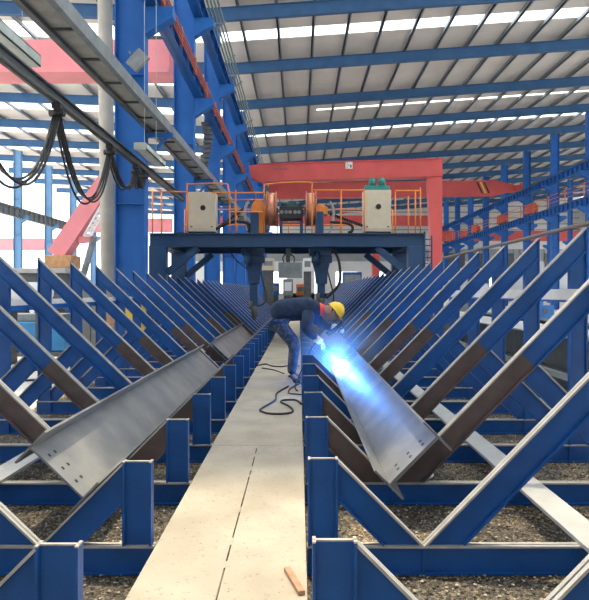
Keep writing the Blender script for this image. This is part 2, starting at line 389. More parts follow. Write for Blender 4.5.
# overhead crane on the upper runways
y = 53.0; k = y/F
t = thing('overhead_crane', (X(475), y, Z(197)), 'red overhead bridge crane with striped end spanning behind the gantry leg', 'crane', None)
mb = MB(); mb.prismY([(-2.7,Z(184)),(X(494),Z(181)),(X(514),Z(186)),(X(514),Z(191)),(X(494),Z(196)),(-2.7,Z(199))], y-.4, y+.4); mb.build('girder', red, t)
mb = MB()
for q in range(3):
    mb.prismY([(X(475+q*3.4),Z(183)),(X(476.7+q*3.4),Z(183)),(X(481.7+q*3.4),Z(194)),(X(480+q*3.4),Z(194))], y-.42, y-.4, q % 2)
mb.build('hazard_stripe', [dark, yellow], t)
mb = MB(); mb.box(X(513), X(518), y-1.0, y+1.0, Z(191), Z(187)); mb.tube([(X(517),y-1.05,Z(188)),(X(517),y-1.05,Z(185))],.15,10); mb.build('end_truck', red, t)
# second lower red girder far behind
y = 74.0; k = y/F
mb = MB(); girder(mb, X(215), X(432), y, Z(226), Z(216), .8); mb.box(X(372), X(379), y-.5, y+.5, FZ, Z(226))
o = mb.build('gantry_crane', red); tag(o, 'distant red gantry crane girder with a slim leg, seen through the welding gantry', 'crane')
y = 84.0; k = y/F
mb = MB(); girder(mb, X(440), 45, y, Z(241), Z(231), .8)
o = mb.build('gantry_crane', red); tag(o, 'distant red crane girder low behind the far right columns', 'crane')
# left bay overhead crane
y = 20.0; k = y/F
t = thing('overhead_crane', (X(60), y, Z(78)), 'pale red overhead crane girder high across the left bay', 'crane', None)
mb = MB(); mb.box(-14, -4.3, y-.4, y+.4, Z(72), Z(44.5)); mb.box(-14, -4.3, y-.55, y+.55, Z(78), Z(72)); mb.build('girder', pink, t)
mb = MB(); mb.box(-5.6, -5.2, y-.3, y+.3, Z(44.5), Z(36)); mb.tube([(-5.2,y,Z(40)),(-4.6,y,Z(40))], .14, 12); mb.box(-5.0,-4.5,y-.3,y+.3,Z(48),Z(44.5)); mb.build('hoist_drive', dsteel, t)
# distant crane in left bay
y = 58.0; k = y/F
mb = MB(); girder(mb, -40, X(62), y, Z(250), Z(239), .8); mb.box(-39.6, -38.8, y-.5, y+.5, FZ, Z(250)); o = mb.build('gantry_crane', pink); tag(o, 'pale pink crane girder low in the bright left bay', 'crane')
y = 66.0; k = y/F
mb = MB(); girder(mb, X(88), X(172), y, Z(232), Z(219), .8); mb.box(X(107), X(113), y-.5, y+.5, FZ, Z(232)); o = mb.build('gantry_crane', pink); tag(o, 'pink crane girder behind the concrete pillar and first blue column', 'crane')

# slanting pink crane leg with ladder truss
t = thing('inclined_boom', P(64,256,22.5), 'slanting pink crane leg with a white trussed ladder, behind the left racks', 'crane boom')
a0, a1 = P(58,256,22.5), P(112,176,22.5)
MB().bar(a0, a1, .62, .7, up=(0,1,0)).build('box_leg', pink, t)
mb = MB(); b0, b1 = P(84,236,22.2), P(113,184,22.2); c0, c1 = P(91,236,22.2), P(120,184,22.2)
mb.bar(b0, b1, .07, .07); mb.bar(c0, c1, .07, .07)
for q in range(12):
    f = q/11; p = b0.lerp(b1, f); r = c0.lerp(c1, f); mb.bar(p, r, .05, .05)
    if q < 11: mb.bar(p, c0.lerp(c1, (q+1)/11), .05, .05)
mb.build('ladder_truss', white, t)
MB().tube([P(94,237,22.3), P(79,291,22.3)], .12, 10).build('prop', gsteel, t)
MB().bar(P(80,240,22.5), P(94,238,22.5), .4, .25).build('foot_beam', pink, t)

# ------------------------------------------------------------------ overhead trough, festoon rail, trunking
t = thing('cable_trough', (-3.05, 12.1, 4.8), 'long grey steel cable trough running overhead beside the left columns', 'cable trough')
d = Vector((0, 1, .022)); p0 = Vector((-3.05,12.08,4.86)) - d*7.9; p1 = Vector((-3.05,12.08,4.86)) + d*22
def off(v, dx, dz): return v + Vector((dx,0,dz))
MB().bar(off(p0,0,-.03), off(p1,0,-.03), .34, .02).build('bottom_panel', lgrey, t)
MB().bar(off(p0,-.2,0), off(p1,-.2,0), .09, .2).build('side_channel', dsteel, t)
MB().bar(off(p0,.2,0), off(p1,.2,0), .09, .2).build('side_channel', gsteel, t)
for q in range(28):
    c = p0 + d*(q*1.05+.3); MB().box(c.x-.16, c.x+.16, c.y, c.y+.04, c.z-.075, c.z-.04).build('cross_rib', dsteel, t)
# brackets from columns under the trough
for k_, y in enumerate((12.9, 18.9, 24.9)):
    f = y-12.9; zz = 4.875 + .022*f - .105; xx = -3.05
    t = thing('trough_bracket', (xx, y, zz), ['blue bracket under the cable trough on the first column','blue bracket under the cable trough on the second column','blue bracket under the cable trough on the third column'][k_], 'bracket', 'trough brackets')
    mb = MB(); mb.box(-3.33, xx+.3, y-.06, y+.06, zz-.1, zz); mb.build('arm', cblue, t)
    mb = MB(); mb.bar((-3.31, y, zz-.55), (xx+.15, y, zz-.1), .06, .06); mb.build('strut', cblue, t)
RX, RZ = -3.3, 3.94
t = thing('festoon_rail', (RX, 5, RZ), 'dark steel festoon rail overhead at left carrying looped black cables', 'cable rail')
mb = MB(); mb.box(RX-.012, RX+.012, 4, 16.8, RZ-.07, RZ+.07); mb.box(RX-.06, RX+.06, 4, 16.8, RZ+.05, RZ+.07); mb.box(RX-.06, RX+.06, 4, 16.8, RZ-.07, RZ-.05)
mb.build('rail_beam', dsteel, t)
tys = [5.6, 8.05, 10.3, 11.95, 12.5]
for i, y in enumerate(tys[1:]):
    q = MB(); q.box(RX-.06, RX+.06, y-.05, y+.05, RZ-.14, RZ-.07); q.tube([(RX-.1,y,RZ-.2),(RX+.1,y,RZ-.2)], .05, 10); q.build('trolley', dark, t)
drops = [1.22, 1.06, .5, .3]
names = ['nearest loop of black festoon cables hanging from the overhead rail', 'longest fully visible loop of black festoon cables, left of the concrete pillar', 'short loop of black festoon cables in front of the first blue column', 'last short loop of black festoon cables beside the first blue column']
for i in range(4):
    a, b = tys[i], tys[i+1]; mb = MB()
    for s in range(4):
        dx = (s-1.5)*.03; sag = drops[i]*(1 - .028*((s*3) % 4))
        pts = []
        for q in range(25):
            f = q/24; u = abs(2*f-1); hgt = -sag*(1 - u**2.1)
            pinch = .6 + .4*(1-u)
            pts.append((RX + dx*pinch*1.5, a + (b-a)*(.5 + (f-.5)*(1-.0*u)) , RZ-.2+hgt))
        mb.tube(pts, .016, 6)
    o = mb.build('festoon_cable', dark); tag(o, names[i], 'cable', 'festoon cable loops')
for (px0, py0, y0, px1, py1, y1, lab) in ((-40,2,8,30,61,10,'pale grey square trunking ending below the red girder, top left'), (137,152,10.7,159,167,12.2,'pale grey square trunking right of the first blue column')):
    x = -4.5 if y1 < 12 else -4.45; z = EYE + (3.88 if y1 < 12 else 4.0)
    x = (30.5-299)*10/F if y1 < 12 else -2.88; z = EYE + (292-61.5)*10/F if y1 < 12 else 3.95
    mb = MB(); w, h = (.36, .19) if y1 < 12 else (.24, .13)
    for (a, b, c, d_) in ((-w/2, w/2, -h/2, -h/2+.02), (-w/2, w/2, h/2-.02, h/2), (-w/2, -w/2+.02, -h/2, h/2), (w/2-.02, w/2, -h/2, h/2)):
        mb.box(x+a, x+b, y0-1 if y1 < 12 else y0, y1 if y1 > 12 else 10, z+c, z+d_)
    mb.box(x-w/2+.02, x+w/2-.02, y0, y0+.05 if y1>12 else y0+.05, z-h/2+.02, z+h/2-.02)
    mb.box(x-w/2+.02, x+w/2-.02, (y1 if y1>12 else 10)-.03, (y1 if y1>12 else 10)-.02, z-h/2+.02, z+h/2-.02)
    for yy in ((y0+.3, y1-.3) if y1 > 12 else (7.6, 9.7)): mb.tube([(x, yy, z+h/2), (x, yy, roof_h(x)+.79)], .007, 5)
    o = mb.build('trunking', mat('trunking_grey_%d' % int(y1), (.45,.49,.46), .6)); tag(o, lab, 'trunking')
# floodlight on the first column
p = P(137,60,12.4)
t = thing('floodlight', p, 'grey floodlight clamped high on the first blue column', 'floodlight')
MB().bar(p+Vector((-.12,0,-.16)), p+Vector((.16,0,.14)), .3, .1, up=(0,1,0)).build('lamp_housing', gsteel, t, .01)
MB().bar(p+Vector((-.1,0,.12)), p+Vector((-.25,.3,.3)), .04, .04).build('mounting_arm', dsteel, t)
# stacked black insulator chain behind second column
p = P(203,120,22); t = thing('cable_chain', p, 'black hanging cable chain between the second and third blue columns', 'cable chain')
for q in range(11):
    yy = 124+q*4.6; c = P(206 + 2.2*math.sin(q*.5), yy, 22); MB().box(c.x-.16, c.x+.16, c.y-.1, c.y+.1, c.z-.055, c.z+.055).build('chain_link', dsteel, t)
c0 = P(206,120,22); MB().box(c0.x-.03, c0.x+.03, c0.y+.1, c0.y+.13, P(206,174,22).z, P(206,118,22).z).build('hanger', dsteel, t)

# ------------------------------------------------------------------ rack frames
TW = .05
def member(a0, a1, b1, b0, m, split=None, m2=None, topm=topsheen, t=.012, name=None):
    """I-section in the x-z plane: a0-a1 top edge, b0-b1 bottom edge."""
    pass
def make_frame(s, p0, p1, ax, tx, tz, painted, lab, grp, beam_in, beam_out):
    t = thing('rack_frame', (s*ax, 0, 0), lab, 'rack frame', grp)
    def fl(mb, A, B, nrm, m=0, w=TW, th=.011):      # flange strip hugging edge A-B, thickness inward along nrm
        A = Vector(A); B = Vector(B); n = Vector(nrm).normalized()*th
        mb.prismY([(s*A.x,A.y),(s*B.x,B.y),(s*(B.x+n.x),B.y+n.y),(s*(A.x+n.x),A.y+n.y)], -w/2, w/2, m)
    def web(mb, poly, m=0): mb.prismY([(s*x, z) for x, z in poly], -.005, .005, m)
    D = .15
    # base beam
    mb = MB(); mb_ = (beam_in, beam_out)
    web(mb, [(beam_in,-.15),(beam_out,-.15),(beam_out,0),(beam_in,0)])
    fl(mb, (beam_in,0), (beam_out,0), (0,-1), 1); fl(mb, (beam_in,-.15), (beam_out,-.15), (0,1), 0)
    mb.prismY([(s*(ax-.005),-.14),(s*(ax+.005),-.14),(s*(ax+.005),-.01),(s*(ax-.005),-.01)], -TW/2, TW/2)
    mb.prismY([(s*(tx-.155),-.14),(s*(tx-.145),-.14),(s*(tx-.145),-.01),(s*(tx-.155),-.01)], -TW/2, TW/2)
    mb.build('base_beam', [blue, topsheen], t)
    # short post
    h = ax - p1
    mb = MB(); web(mb, [(p0,0),(p1,0),(p1,h),(p0,h)]); fl(mb,(p0,0),(p0,h),(1,0)); fl(mb,(p1,0),(p1,h),(-1,0))
    mb.prismY([(s*p0,h),(s*p1,h),(s*p1,h+.006),(s*p0,h+.006)], -.007, .007, 1)
    for xq in (p0, p1-.012): mb.prismY([(s*xq,h),(s*(xq+.012),h),(s*(xq+.012),h+.006),(s*xq,h+.006)], -TW/2, TW/2, 1)
    mb.build('short_post', [blue, topsheen], t)
    sm = brown if painted else blue
    # strut from post top to the apex
    mb = MB(); w = D*1.4142
    web(mb, [(p1,h),(ax,0),(ax-w,0),(p1,h-w)]); fl(mb,(p1,h),(ax,0),(-1,-1),1); fl(mb,(p1,h-w),(ax-w,0),(1,1),0)
    mb.build('strut', [sm, topsheen], t)
    # long inclined rail
    L = tx-ax; k = tz/L; w = D*math.sqrt(1+k*k)/1.0
    nx, nz = k, -1.0
    cx = .87 if s > 0 else .76
    wz = w                                          # vertical thickness
    hx = D*math.sqrt(1+k*k)/k
    c = cx
    mb = MB()
    fw = (hx)
    web(mb, [(ax,0),(ax+hx,0),(ax+c+ .5*hx, (c-.5*hx)*k),(ax+c, c*k)], 2 if painted else 0)
    web(mb, [(ax+c, c*k),(ax+c+.5*hx,(c-.5*hx)*k),(tx,tz-wz),(tx,tz)], 0)
    mb2 = 2 if painted else 0
    fl(mb,(ax,0),(ax+c,c*k),(nx,nz),1); fl(mb,(ax+c,c*k),(tx,tz),(nx,nz),1)
    fl(mb,(ax+hx,0),(ax+c+.5*hx,(c-.5*hx)*k),(-nx,-nz),mb2); fl(mb,(ax+c+.5*hx,(c-.5*hx)*k),(tx,tz-wz),(-nx,-nz),0)
    fl(mb,(tx,tz-wz),(tx,tz),(-1,0),0)
    mb.build('inclined_rail', [blue, topsheen, brown], t)
    # tall outer post
    q0 = tx-D; mb = MB(); zt = lambda x: (x-ax)*k - wz
    web(mb, [(q0,0),(tx,0),(tx,zt(tx)),(q0,zt(q0))]); fl(mb,(q0,0),(q0,zt(q0)),(1,0)); fl(mb,(tx,0),(tx,zt(tx)),(-1,0))
    mb.build('tall_post', [blue], t)
    # brace, square to the rail
    # top line x+z/… : from (q0,.13) up-left at 45 deg to the rail underside
    def hit(c0):                                    # x+z=c0 meets z=(x-ax)*k-wz
        x = (c0 + ax*k + wz)/(1+k); return (x, c0-x)
    T = hit(q0+.14); B = hit(q0+.14-D*1.4142)
    mb = MB(); web(mb, [B, (q0+.14-D*1.4142, 0), (q0,0), (q0,.14), T])
    fl(mb, T, (q0,.14), (-1,-1), 1); fl(mb, B, (q0+.14-D*1.4142,0), (1,1), 0)
    mb.build('brace', [blue, topsheen], t)
    return t
RP = dict(s=1, p0=.046, p1=.20, ax=.64, tx=2.455, tz=1.862, beam_in=.042, beam_out=2.62)
LP = dict(s=-1, p0=.755, p1=.905, ax=1.33, tx=3.11, tz=1.71, beam_in=.74, beam_out=3.13)
brownR = {4,5,7,8,10,13}; brownL = {4,5,7,8,10,11,14,17,18}
def flab(side, i, br):
    return ('brown-primed' if br else 'all-blue') + ' V rack frame %s of the walkway, %s from the camera' % (side, ordw(i))
for side, PP, brs, grp in (('right', RP, brownR, 'V rack frames right of the walkway'), ('left', LP, brownL, 'V rack frames left of the walkway')):
    protos = {}
    for i in range(2, 37):
        br = i in brs; y = i + .04
        if br not in protos:
            t = make_frame(painted=br, lab=flab(side, i-1, br), grp=grp, **PP); protos[br] = t; t.location.y = y
        else: copy_tree(protos[br], (protos[br].location.x, y, 0), flab(side, i-1, br))

# longitudinal members
def longbox(name, x0, x1, y0, y1, z0, z1, m, lab, cat, top=None):
    mb = MB(); mb.box(x0, x1, y0, y1, z0, z1, 0, 1 if top else None); o = mb.build(name, [m, top] if top else m); tag(o, lab, cat); return o
longbox('steel_plate', 1.44, 1.62, 2.3, 16, .001, .022, plate, 'long pale steel strip lying on the right rack base beams', 'steel plate')
longbox('steel_plate', -2.2, -2.02, 3.2, 16, .001, .022, plate, 'long pale steel strip lying on the left rack base beams', 'steel plate')
pale = mat('pale_strip', (.60,.57,.54), .6, var=.08)
mb = MB(); mb.box(2.285, 2.300, 3.2, 36.2, 1.232, 1.325, 1); mb.box(2.23, 2.300, 3.2, 36.2, 1.215, 1.231, 0)
o = mb.build('tie_channel', [blue, pale]); tag(o, 'pale steel strip on a blue flange tying the tall posts of the right rack', 'steel channel')
mb = MB(); mb.box(-3.14, -3.115, 5.7, 36.2, 1.15, 1.215, 1); mb.box(-3.225, -3.115, 5.7, 36.2, 1.09, 1.149)
o = mb.build('tie_channel', [blue, pale]); tag(o, 'blue steel channel with pale strip tying the tall posts of the left rack', 'steel channel')
mb = MB(); mb.tube([(2.49, 4.6+.8*q, 1.888+.004*math.sin(q*1.7)) for q in range(8)], .021, 10)
o = mb.build('steel_pipe', rust); tag(o, 'long rusty grey pipe resting along the tips of the right rack', 'pipe')

# ------------------------------------------------------------------ walkway
def plank(x0, x1, y0, y1, lab, jag=.004):
    mb = MB(); n = max(2, int((y1-y0)/.25)); bm = mb.bm
    L = []
    for q in range(n+1):
        y = y0 + (y1-y0)*q/n
        L.append([bm.verts.new((x, y, z)) for x, z in ((x0+random.uniform(-jag,jag),0),(x0,.012),(x1,.012),(x1+random.uniform(-jag,jag),0))])
    for a, b in zip(L, L[1:]):
        for i in range(4): mb.face([a[i], a[(i+1)%4], b[(i+1)%4], b[i]])
    mb.face(L[0]); mb.face(L[-1][::-1])
    bmesh.ops.translate(bm, verts=bm.verts, vec=(0,0,.001))
    o = mb.build('walkway_plank', walkm); tag(o, lab, 'walkway plank', 'walkway planks')
plank(-.727, -.351, .6, 4.95, 'pale walkway plank nearest the camera, left of the dark seam', .006)
plank(-.343, .034, .6, 4.95, 'pale walkway plank nearest the camera, right of the dark seam', .006)
plank(-.730, .030, 4.955, 10.9, 'wide pale walkway plank under the worker and the looped cable')
plank(-.722, .038, 10.905, 16.9, 'wide pale walkway plank just beyond the worker')
plank(-.728, .032, 16.905, 36, 'farthest wide walkway plank under the welding gantry')
# small bridges of weld across the seam
mb = MB()
for y in (2.1, 2.75, 3.0, 3.45, 4.1, 4.25, 4.6, 4.85): mb.box(-.353, -.341, y, y+.05+.06*random.random(), .006, .0145)
o = mb.build('seam_weld', walkm); tag(o, 'short welds bridging the dark seam between the two near planks', 'weld', kind='stuff')
# wood offcut
c = Vector((-.03, 2.62, .027)); mb = MB(); mb.bar((-.055, 2.72, .024), (.012, 2.50, .024), .03, .02)
o = mb.build('wood_offcut', wood, bevel=.002); tag(o, 'small reddish wood offcut lying on the near right plank', 'wood offcut')

# welding cable on the walkway
def smooth(pts, n=8):
    out = []; pts = [Vector(p) for p in pts]
    for i in range(len(pts)-1):
        p0 = pts[max(i-1,0)]; p1 = pts[i]; p2 = pts[i+1]; p3 = pts[min(i+2,len(pts)-1)]
        for q in range(n):
            t = q/n; out.append(.5*((2*p1)+(-p0+p2)*t+(2*p0-5*p1+4*p2-p3)*t*t+(-p0+3*p1-3*p2+p3)*t**3))
    out.append(pts[-1]); return out
def G(px, py):
    z = .026; y = (EYE-z)*F/(py-292); return ((px-299)*y/F, y, z)
mb = MB(); mb.tube(smooth([G(288.5,386),G(277,393),G(275,400),G(262,408),G(261,411),G(270,413.5),G(285,413.5),G(293,411),G(289,406),G(281,402),G(284,400),G(296,400),G(301,404)]), .011, 8)
o = mb.build('welding_cable', dark); tag(o, 'thick dark cable lying in a wide loop on the walkway before the worker', 'cable')
mb = MB(); mb.tube(smooth([G(303,382),G(291,388),G(289,393),G(296,394),G(302,394.5)]), .009, 8)
o = mb.build('welding_cable', dark); tag(o, 'thin dark cable curling at the worker\'s feet beside the right posts', 'cable')
mb = MB(); mb.tube(smooth([G(257,365.5),G(266,364),G(272,366),G(283,366.5),G(292,364.5),G(299,366)]), .011, 8)
mb.tube(smooth([G(262,368),G(274,370),G(284,373.5)]), .009, 8)
o = mb.build('welding_cable', dark); tag(o, 'dark cables lying across the walkway behind the worker', 'cable')

# ------------------------------------------------------------------ H-beam workpieces in the racks
r2 = 1/math.sqrt(2)
def hbeam(s, ax, y0, y1, lab, k=1.0, holes=True):
    # local frame: u along the rail (outwards, up), v along the strut (inwards, up)
    ang = math.atan(k); u = Vector((math.cos(ang), math.sin(ang))); v = Vector((-u.y, u.x))
    o0 = Vector((ax, 0)) + u*.008 + v*.004
    def pt(a, b): q = o0 + u*a + v*b; return (s*q.x, q.y)
    t = thing('steel_h_beam', (s*ax, y0, 0), lab, 'steel beam', 'H beams being welded in the racks')
    tf = .014; Wd = .25; Hh = .44
    MB().prismY([pt(tf, Wd/2-.006), pt(Hh-tf, Wd/2-.006), pt(Hh-tf, Wd/2+.006), pt(tf, Wd/2+.006)], y0, y1).build('web', steel, t)
    for a in (0, Hh-tf):
        MB().prismY([pt(a,0), pt(a+tf,0), pt(a+tf,Wd), pt(a,Wd)], y0, y1).build('flange', steel, t)
    if holes:
        mb = MB()
        for a in (.11, .22, .33):
            for yy in (.07, .15):
                mb.prismY([pt(a-.011, Wd/2+.006), pt(a+.011, Wd/2+.006), pt(a+.011, Wd/2+.0075), pt(a-.011, Wd/2+.0075)], y0+yy, y0+yy+.022)
        mb.build('bolt_slot', dark, t)
    return t
hbeam(1, .64, 3.66, 8.6, 'pale steel H beam in the right rack, being welded at its far end')
hbeam(1, .64, 9.7, 16, 'steel H beam in the right rack beyond the bending worker', holes=False)
hbeam(-1, 1.33, 3.42, 9.15, 'near steel H beam with bolt slots lying in the left rack', k=.96)
hbeam(-1, 1.33, 10.5, 15.9, 'farther steel H beam in the left rack beyond the gap', k=.96, holes=False)

# ------------------------------------------------------------------ welding gantry
GY = 14.5; k = GY/F
X = lambda px: (px-299)*k
Z = lambda py: EYE-(py-292)*k
DZ = Z(233.5)
GB = 17.0
t = thing('welding_gantry', (X(287), GY, FZ), 'dark blue portal welding gantry straddling both racks', 'welding gantry')
for yy, nm in ((GY, 'front'), (GB, 'rear')):
    x0, x1 = X(150), X(424.5)
    mb = MB(); mb.box(x0, x1, yy-.02, yy+.02, Z(247), DZ); mb.box(x0, x1, yy-.12, yy+.12, DZ-.025, DZ); mb.box(x0, x1, yy-.12, yy+.12, Z(247), Z(247)+.025)
    mb.build('cross_beam', gblue, t)
    for (a, b) in ((x0, x0+.42), (x1-.42, x1)):
        mb = MB(); mb.box(a, b, yy-.13, yy+.13, FZ+.35, Z(247)); mb.build('leg', gblue, t, .01)
    for s, xe in ((1, x0+.42), (-1, x1-.42)):
        mb = MB(); mb.bar((xe, yy, Z(273)), (xe+s*.75, yy, Z(247)-.02), .16, .14, up=(0,1,0)); mb.build('brace', gblue, t)
for xx in (X(150), X(424.5)-.42):
    mb = MB(); mb.box(xx, xx+.42, GY+.13, GB-.13, Z(247), DZ-.02); mb.build('side_beam', gblue, t)
    mb = MB(); mb.box(xx+.01, xx+.41, GY-.5, GB+.5, FZ+.08, FZ+.35); mb.build('end_carriage', gblue, t, .01)
    for yy in (GY-.2, GB+.2): MB().tube([(xx+.1, yy, FZ+.11), (xx+.32, yy, FZ+.11)], .11, 16).build('wheel', dsteel, t)
mb = MB(); mb.box(X(150)+.42, X(424.5)-.42, GY+.12, GB-.12, DZ-.05, DZ-.01); mb.build('deck', gblue, t)
# railing
rl = MB(); r_ = .017
fy = GY-.05
def post(px, py0, py1=233.5, yy=fy): rl.tube([(X(px),yy,Z(py1)),(X(px),yy,Z(py0))], r_, 6)
for px, top in ((153,190),(162,192),(188,192),(230,192),(236,190),(264,190),(312,190),(341,190),(364,190),(395,192),(408,196),(415,190),(420,188)): post(px, top)
def rail(px0, px1, py, yy=fy): rl.tube([(X(px0),yy,Z(py)),(X(px1),yy,Z(py))], r_, 6)
rail(153,188,192); rail(212,264,193); rail(230,264,200); rail(312,364,190.5); rail(395,420,191); rail(230,264,212); rail(341,364,212)
rl.tube(smooth([(X(187.5),fy,Z(233)),(X(187.5),fy,Z(188)),(X(191),fy,Z(184.5)),(X(224),fy,Z(184)),(X(228.5),fy,Z(188)),(X(230),fy,Z(205))],5), r_, 6)
rl.tube(smooth([(X(264),fy,Z(233)),(X(264.5),fy,Z(190)),(X(268),fy,Z(184.5)),(X(308),fy,Z(182.5)),(X(312),fy,Z(188)),(X(312),fy,Z(205))],5), r_, 6)
rb_ = [(-3.3+.75*q) for q in range(9)]
for x in rb_: rl.tube([(x,GB+.05,DZ),(x,GB+.05,DZ+.95)], r_, 6)
for zz in (.5,.95): rl.tube([(-3.3,GB+.05,DZ+zz),(2.7,GB+.05,DZ+zz)], r_, 6)
rl.build('railing', orange, t)
mb = MB(); mb.box(X(421), X(422.5), GY-.15, GY-.12, Z(290), Z(232)); mb.box(X(428), X(429.5), GY-.15, GY-.12, Z(290), Z(236))
for q in range(9): mb.box(X(421), X(429), GY-.15, GY-.12, Z(288-6*q)-.012, Z(288-6*q)+.012)
bmesh.ops.translate(mb.bm, verts=mb.bm.verts, vec=(.04,0,0)); mb.build('ladder', gblue, t)

def cabinet(px0, px1, py0, lab, dx):
    y0 = GY+.12; x0, x1 = X(px0), X(px1); z1 = Z(py0)
    t = thing('control_cabinet', ((x0+x1)/2, y0+.2, DZ), lab, 'electrical cabinet', 'cream cabinets on the welding gantry')
    MB().box(x0, x1, y0, y0+.45, DZ+.06, z1).build('body', cream, t, .012)
    MB().box(x0+.04, x1-.04, y0-.012, y0, DZ+.12, z1-.05).build('door', cream, t, .004)
    cx = (x0+x1)/2 + dx
    mb = MB(); mb.tube([(cx, y0-.02, DZ+.62*(z1-DZ)), (cx, y0-.035, DZ+.62*(z1-DZ))], .06, 16); mb.tube([(cx, y0-.03, DZ+.62*(z1-DZ)), (cx, y0-.012, DZ+.62*(z1-DZ))], .066, 16); mb.build('round_handle', dark, t)
    mb = MB()
    for q in (.12, .88): mb.box(x0+(x1-x0)*q-.02, x0+(x1-x0)*q+.02, y0-.02, y0-.012, DZ+.16, DZ+.2)
    mb.build('latch', dsteel, t)
    MB().box(x0, x1, y0+.02, y0+.43, DZ, DZ+.06).build('plinth', dark, t)
cabinet(187.5, 214.5, 191, 'cream control cabinet at the left end of the welding gantry', .03)
cabinet(364.5, 392, 189, 'cream control cabinet at the right end of the welding gantry', .02)
# green motors on right cabinet
t = thing('drive_motor', (X(378), GY+.35, Z(189)), 'green twin motor unit on top of the right cream cabinet', 'motor')
mb = MB(); mb.box(X(366), X(391), GY+.2, GY+.5, Z(189)+.003, Z(184)); mb.build('base_frame', green, t, .01)
for px in (374, 384):
    MB().tube([(X(px),GY+.35,Z(184)),(X(px),GY+.35,Z(178.5)),(X(px),GY+.35,Z(176.5))], [.09,.09,.07], 14).build('motor_body', green, t)
    MB().tube([(X(px),GY+.35,Z(176.5)),(X(px),GY+.35,Z(175))], .05, 10).build('fan_cap', green, t)
# copper wire reels
for px, lab in ((270.5, 'large copper wire reel on the gantry, left of the black machine'), (311.5, 'large copper wire reel on the gantry, right of the black machine')):
    cx = X(px); cy = GY+.55; cz = Z(206)
    t = thing('wire_reel', (cx, cy, DZ), lab, 'wire reel', 'copper wire reels')
    MB().tube([(cx-.11,cy,cz),(cx+.11,cy,cz)], .41, 32).build('wire_winding', copper, t)
    for s in (-1,1): MB().tube([(cx+s*.115,cy,cz),(cx+s*.13,cy,cz)], .45, 32).build('reel_flange', copper if px < 300 else copper, t)
    mb = MB(); mb.box(cx-.16,cx-.135,cy-.05,cy+.05,DZ,cz); mb.box(cx+.135,cx+.16,cy-.05,cy+.05,DZ,cz); mb.tube([(cx-.17,cy,cz),(cx+.17,cy,cz)],.04,10); mb.build('stand', dsteel, t)
# black wire straightener between the reels
t = thing('wire_feeder', (X(291), GY+.4, DZ), 'black machine on legs between the two copper reels', 'wire feeder')
cy = GY+.4
MB().box(X(279), X(303), cy-.2, cy+.25, Z(218), Z(205)).build('housing', dark, t, .02)
mb = MB(); mb.tube([(X(281),cy,Z(203)),(X(302),cy,Z(203))], .09, 14); mb.box(X(288),X(296),cy-.1,cy+.1,Z(204),Z(199)); mb.build('motor', mat('machine_teal',(.02,.07,.09),.5), t)
for px in (281.5, 286, 290, 295, 299):
    MB().tube([(X(px),cy-.2,Z(211)),(X(px),cy-.24,Z(211))], .045, 12).build('roller', gsteel, t)
for px in (280.5, 301.5): MB().box(X(px)-.04, X(px)+.04, cy-.1, cy+.1, DZ, Z(218)).build('leg', gblue, t)
MB().box(X(280), X(302), cy-.04, cy+.04, Z(222), Z(220.5)).build('tie_bar', gsteel, t)
# orange flux machines
for px, s, lab in ((256, 1, 'orange and dark flux unit beside the left copper reel'), (322, -1, 'orange and dark flux unit beside the right copper reel')):
    cx = X(px); cy = GY+.35
    t = thing('flux_hopper', (cx, cy, DZ), lab, 'flux hopper', 'orange flux units')
    mb = MB(); mb.prismY([(cx-.12,DZ),(cx+.2,DZ),(cx+.2,Z(203)),(cx+.06,Z(196)),(cx-.1,Z(200)),(cx-.16,Z(207))], cy, cy+.25) if s > 0 else mb.prismY([(cx-.2,Z(213)),(cx+.16,Z(213)),(cx+.16,Z(205)),(cx-.05,Z(201)),(cx-.2,Z(206))], cy, cy+.25)
    mb.build('casing', orangem, t, .015)
    MB().box(cx-.16, cx+.05, cy-.14, cy-.01, DZ, Z(210)).build('power_unit', gblue, t, .02)
    MB().tube(smooth([(cx-.2*s,cy-.05,Z(200)),(cx-.3*s,cy-.05,Z(208)),(cx-.27*s,cy-.05,Z(222)),(cx-.2*s,cy-.05,DZ+.03)]), .035, 8).build('hose', lgrey, t)
# cable guide chains (dark diagonals)
for (a, b, lab) in (((214,231,14.9),(250,204,15.1),'black drag chain sloping up from the left cabinet'), ((330,214,15.1),(363,226,14.95),'black drag chain sloping down to the right cabinet')):
    A = P(*a); B = P(*b); t = thing('drag_chain', A, lab, 'cable chain', 'black drag chains')
    n = 14
    for q in range(n):
        c0 = A.lerp(B, q/n); c1 = A.lerp(B, (q+.85)/n); MB().bar(c0, c1, .09, .07).build('chain_link', dark, t)
for pts, lab in (([(214,230),(232,222),(247,222.5),(250,228),(248,232.5)],'black hose curling over the gantry deck beside the left cabinet'), ([(330,222),(345,223),(352,226),(352,231),(348,232.6)],'black hose curling over the gantry deck beside the right cabinet')):
    o = MB().tube(smooth([P(a,b,14.75) for a,b in pts]), .035, 8).build('hose', dark); tag(o, lab, 'hose', 'black hoses on the deck')

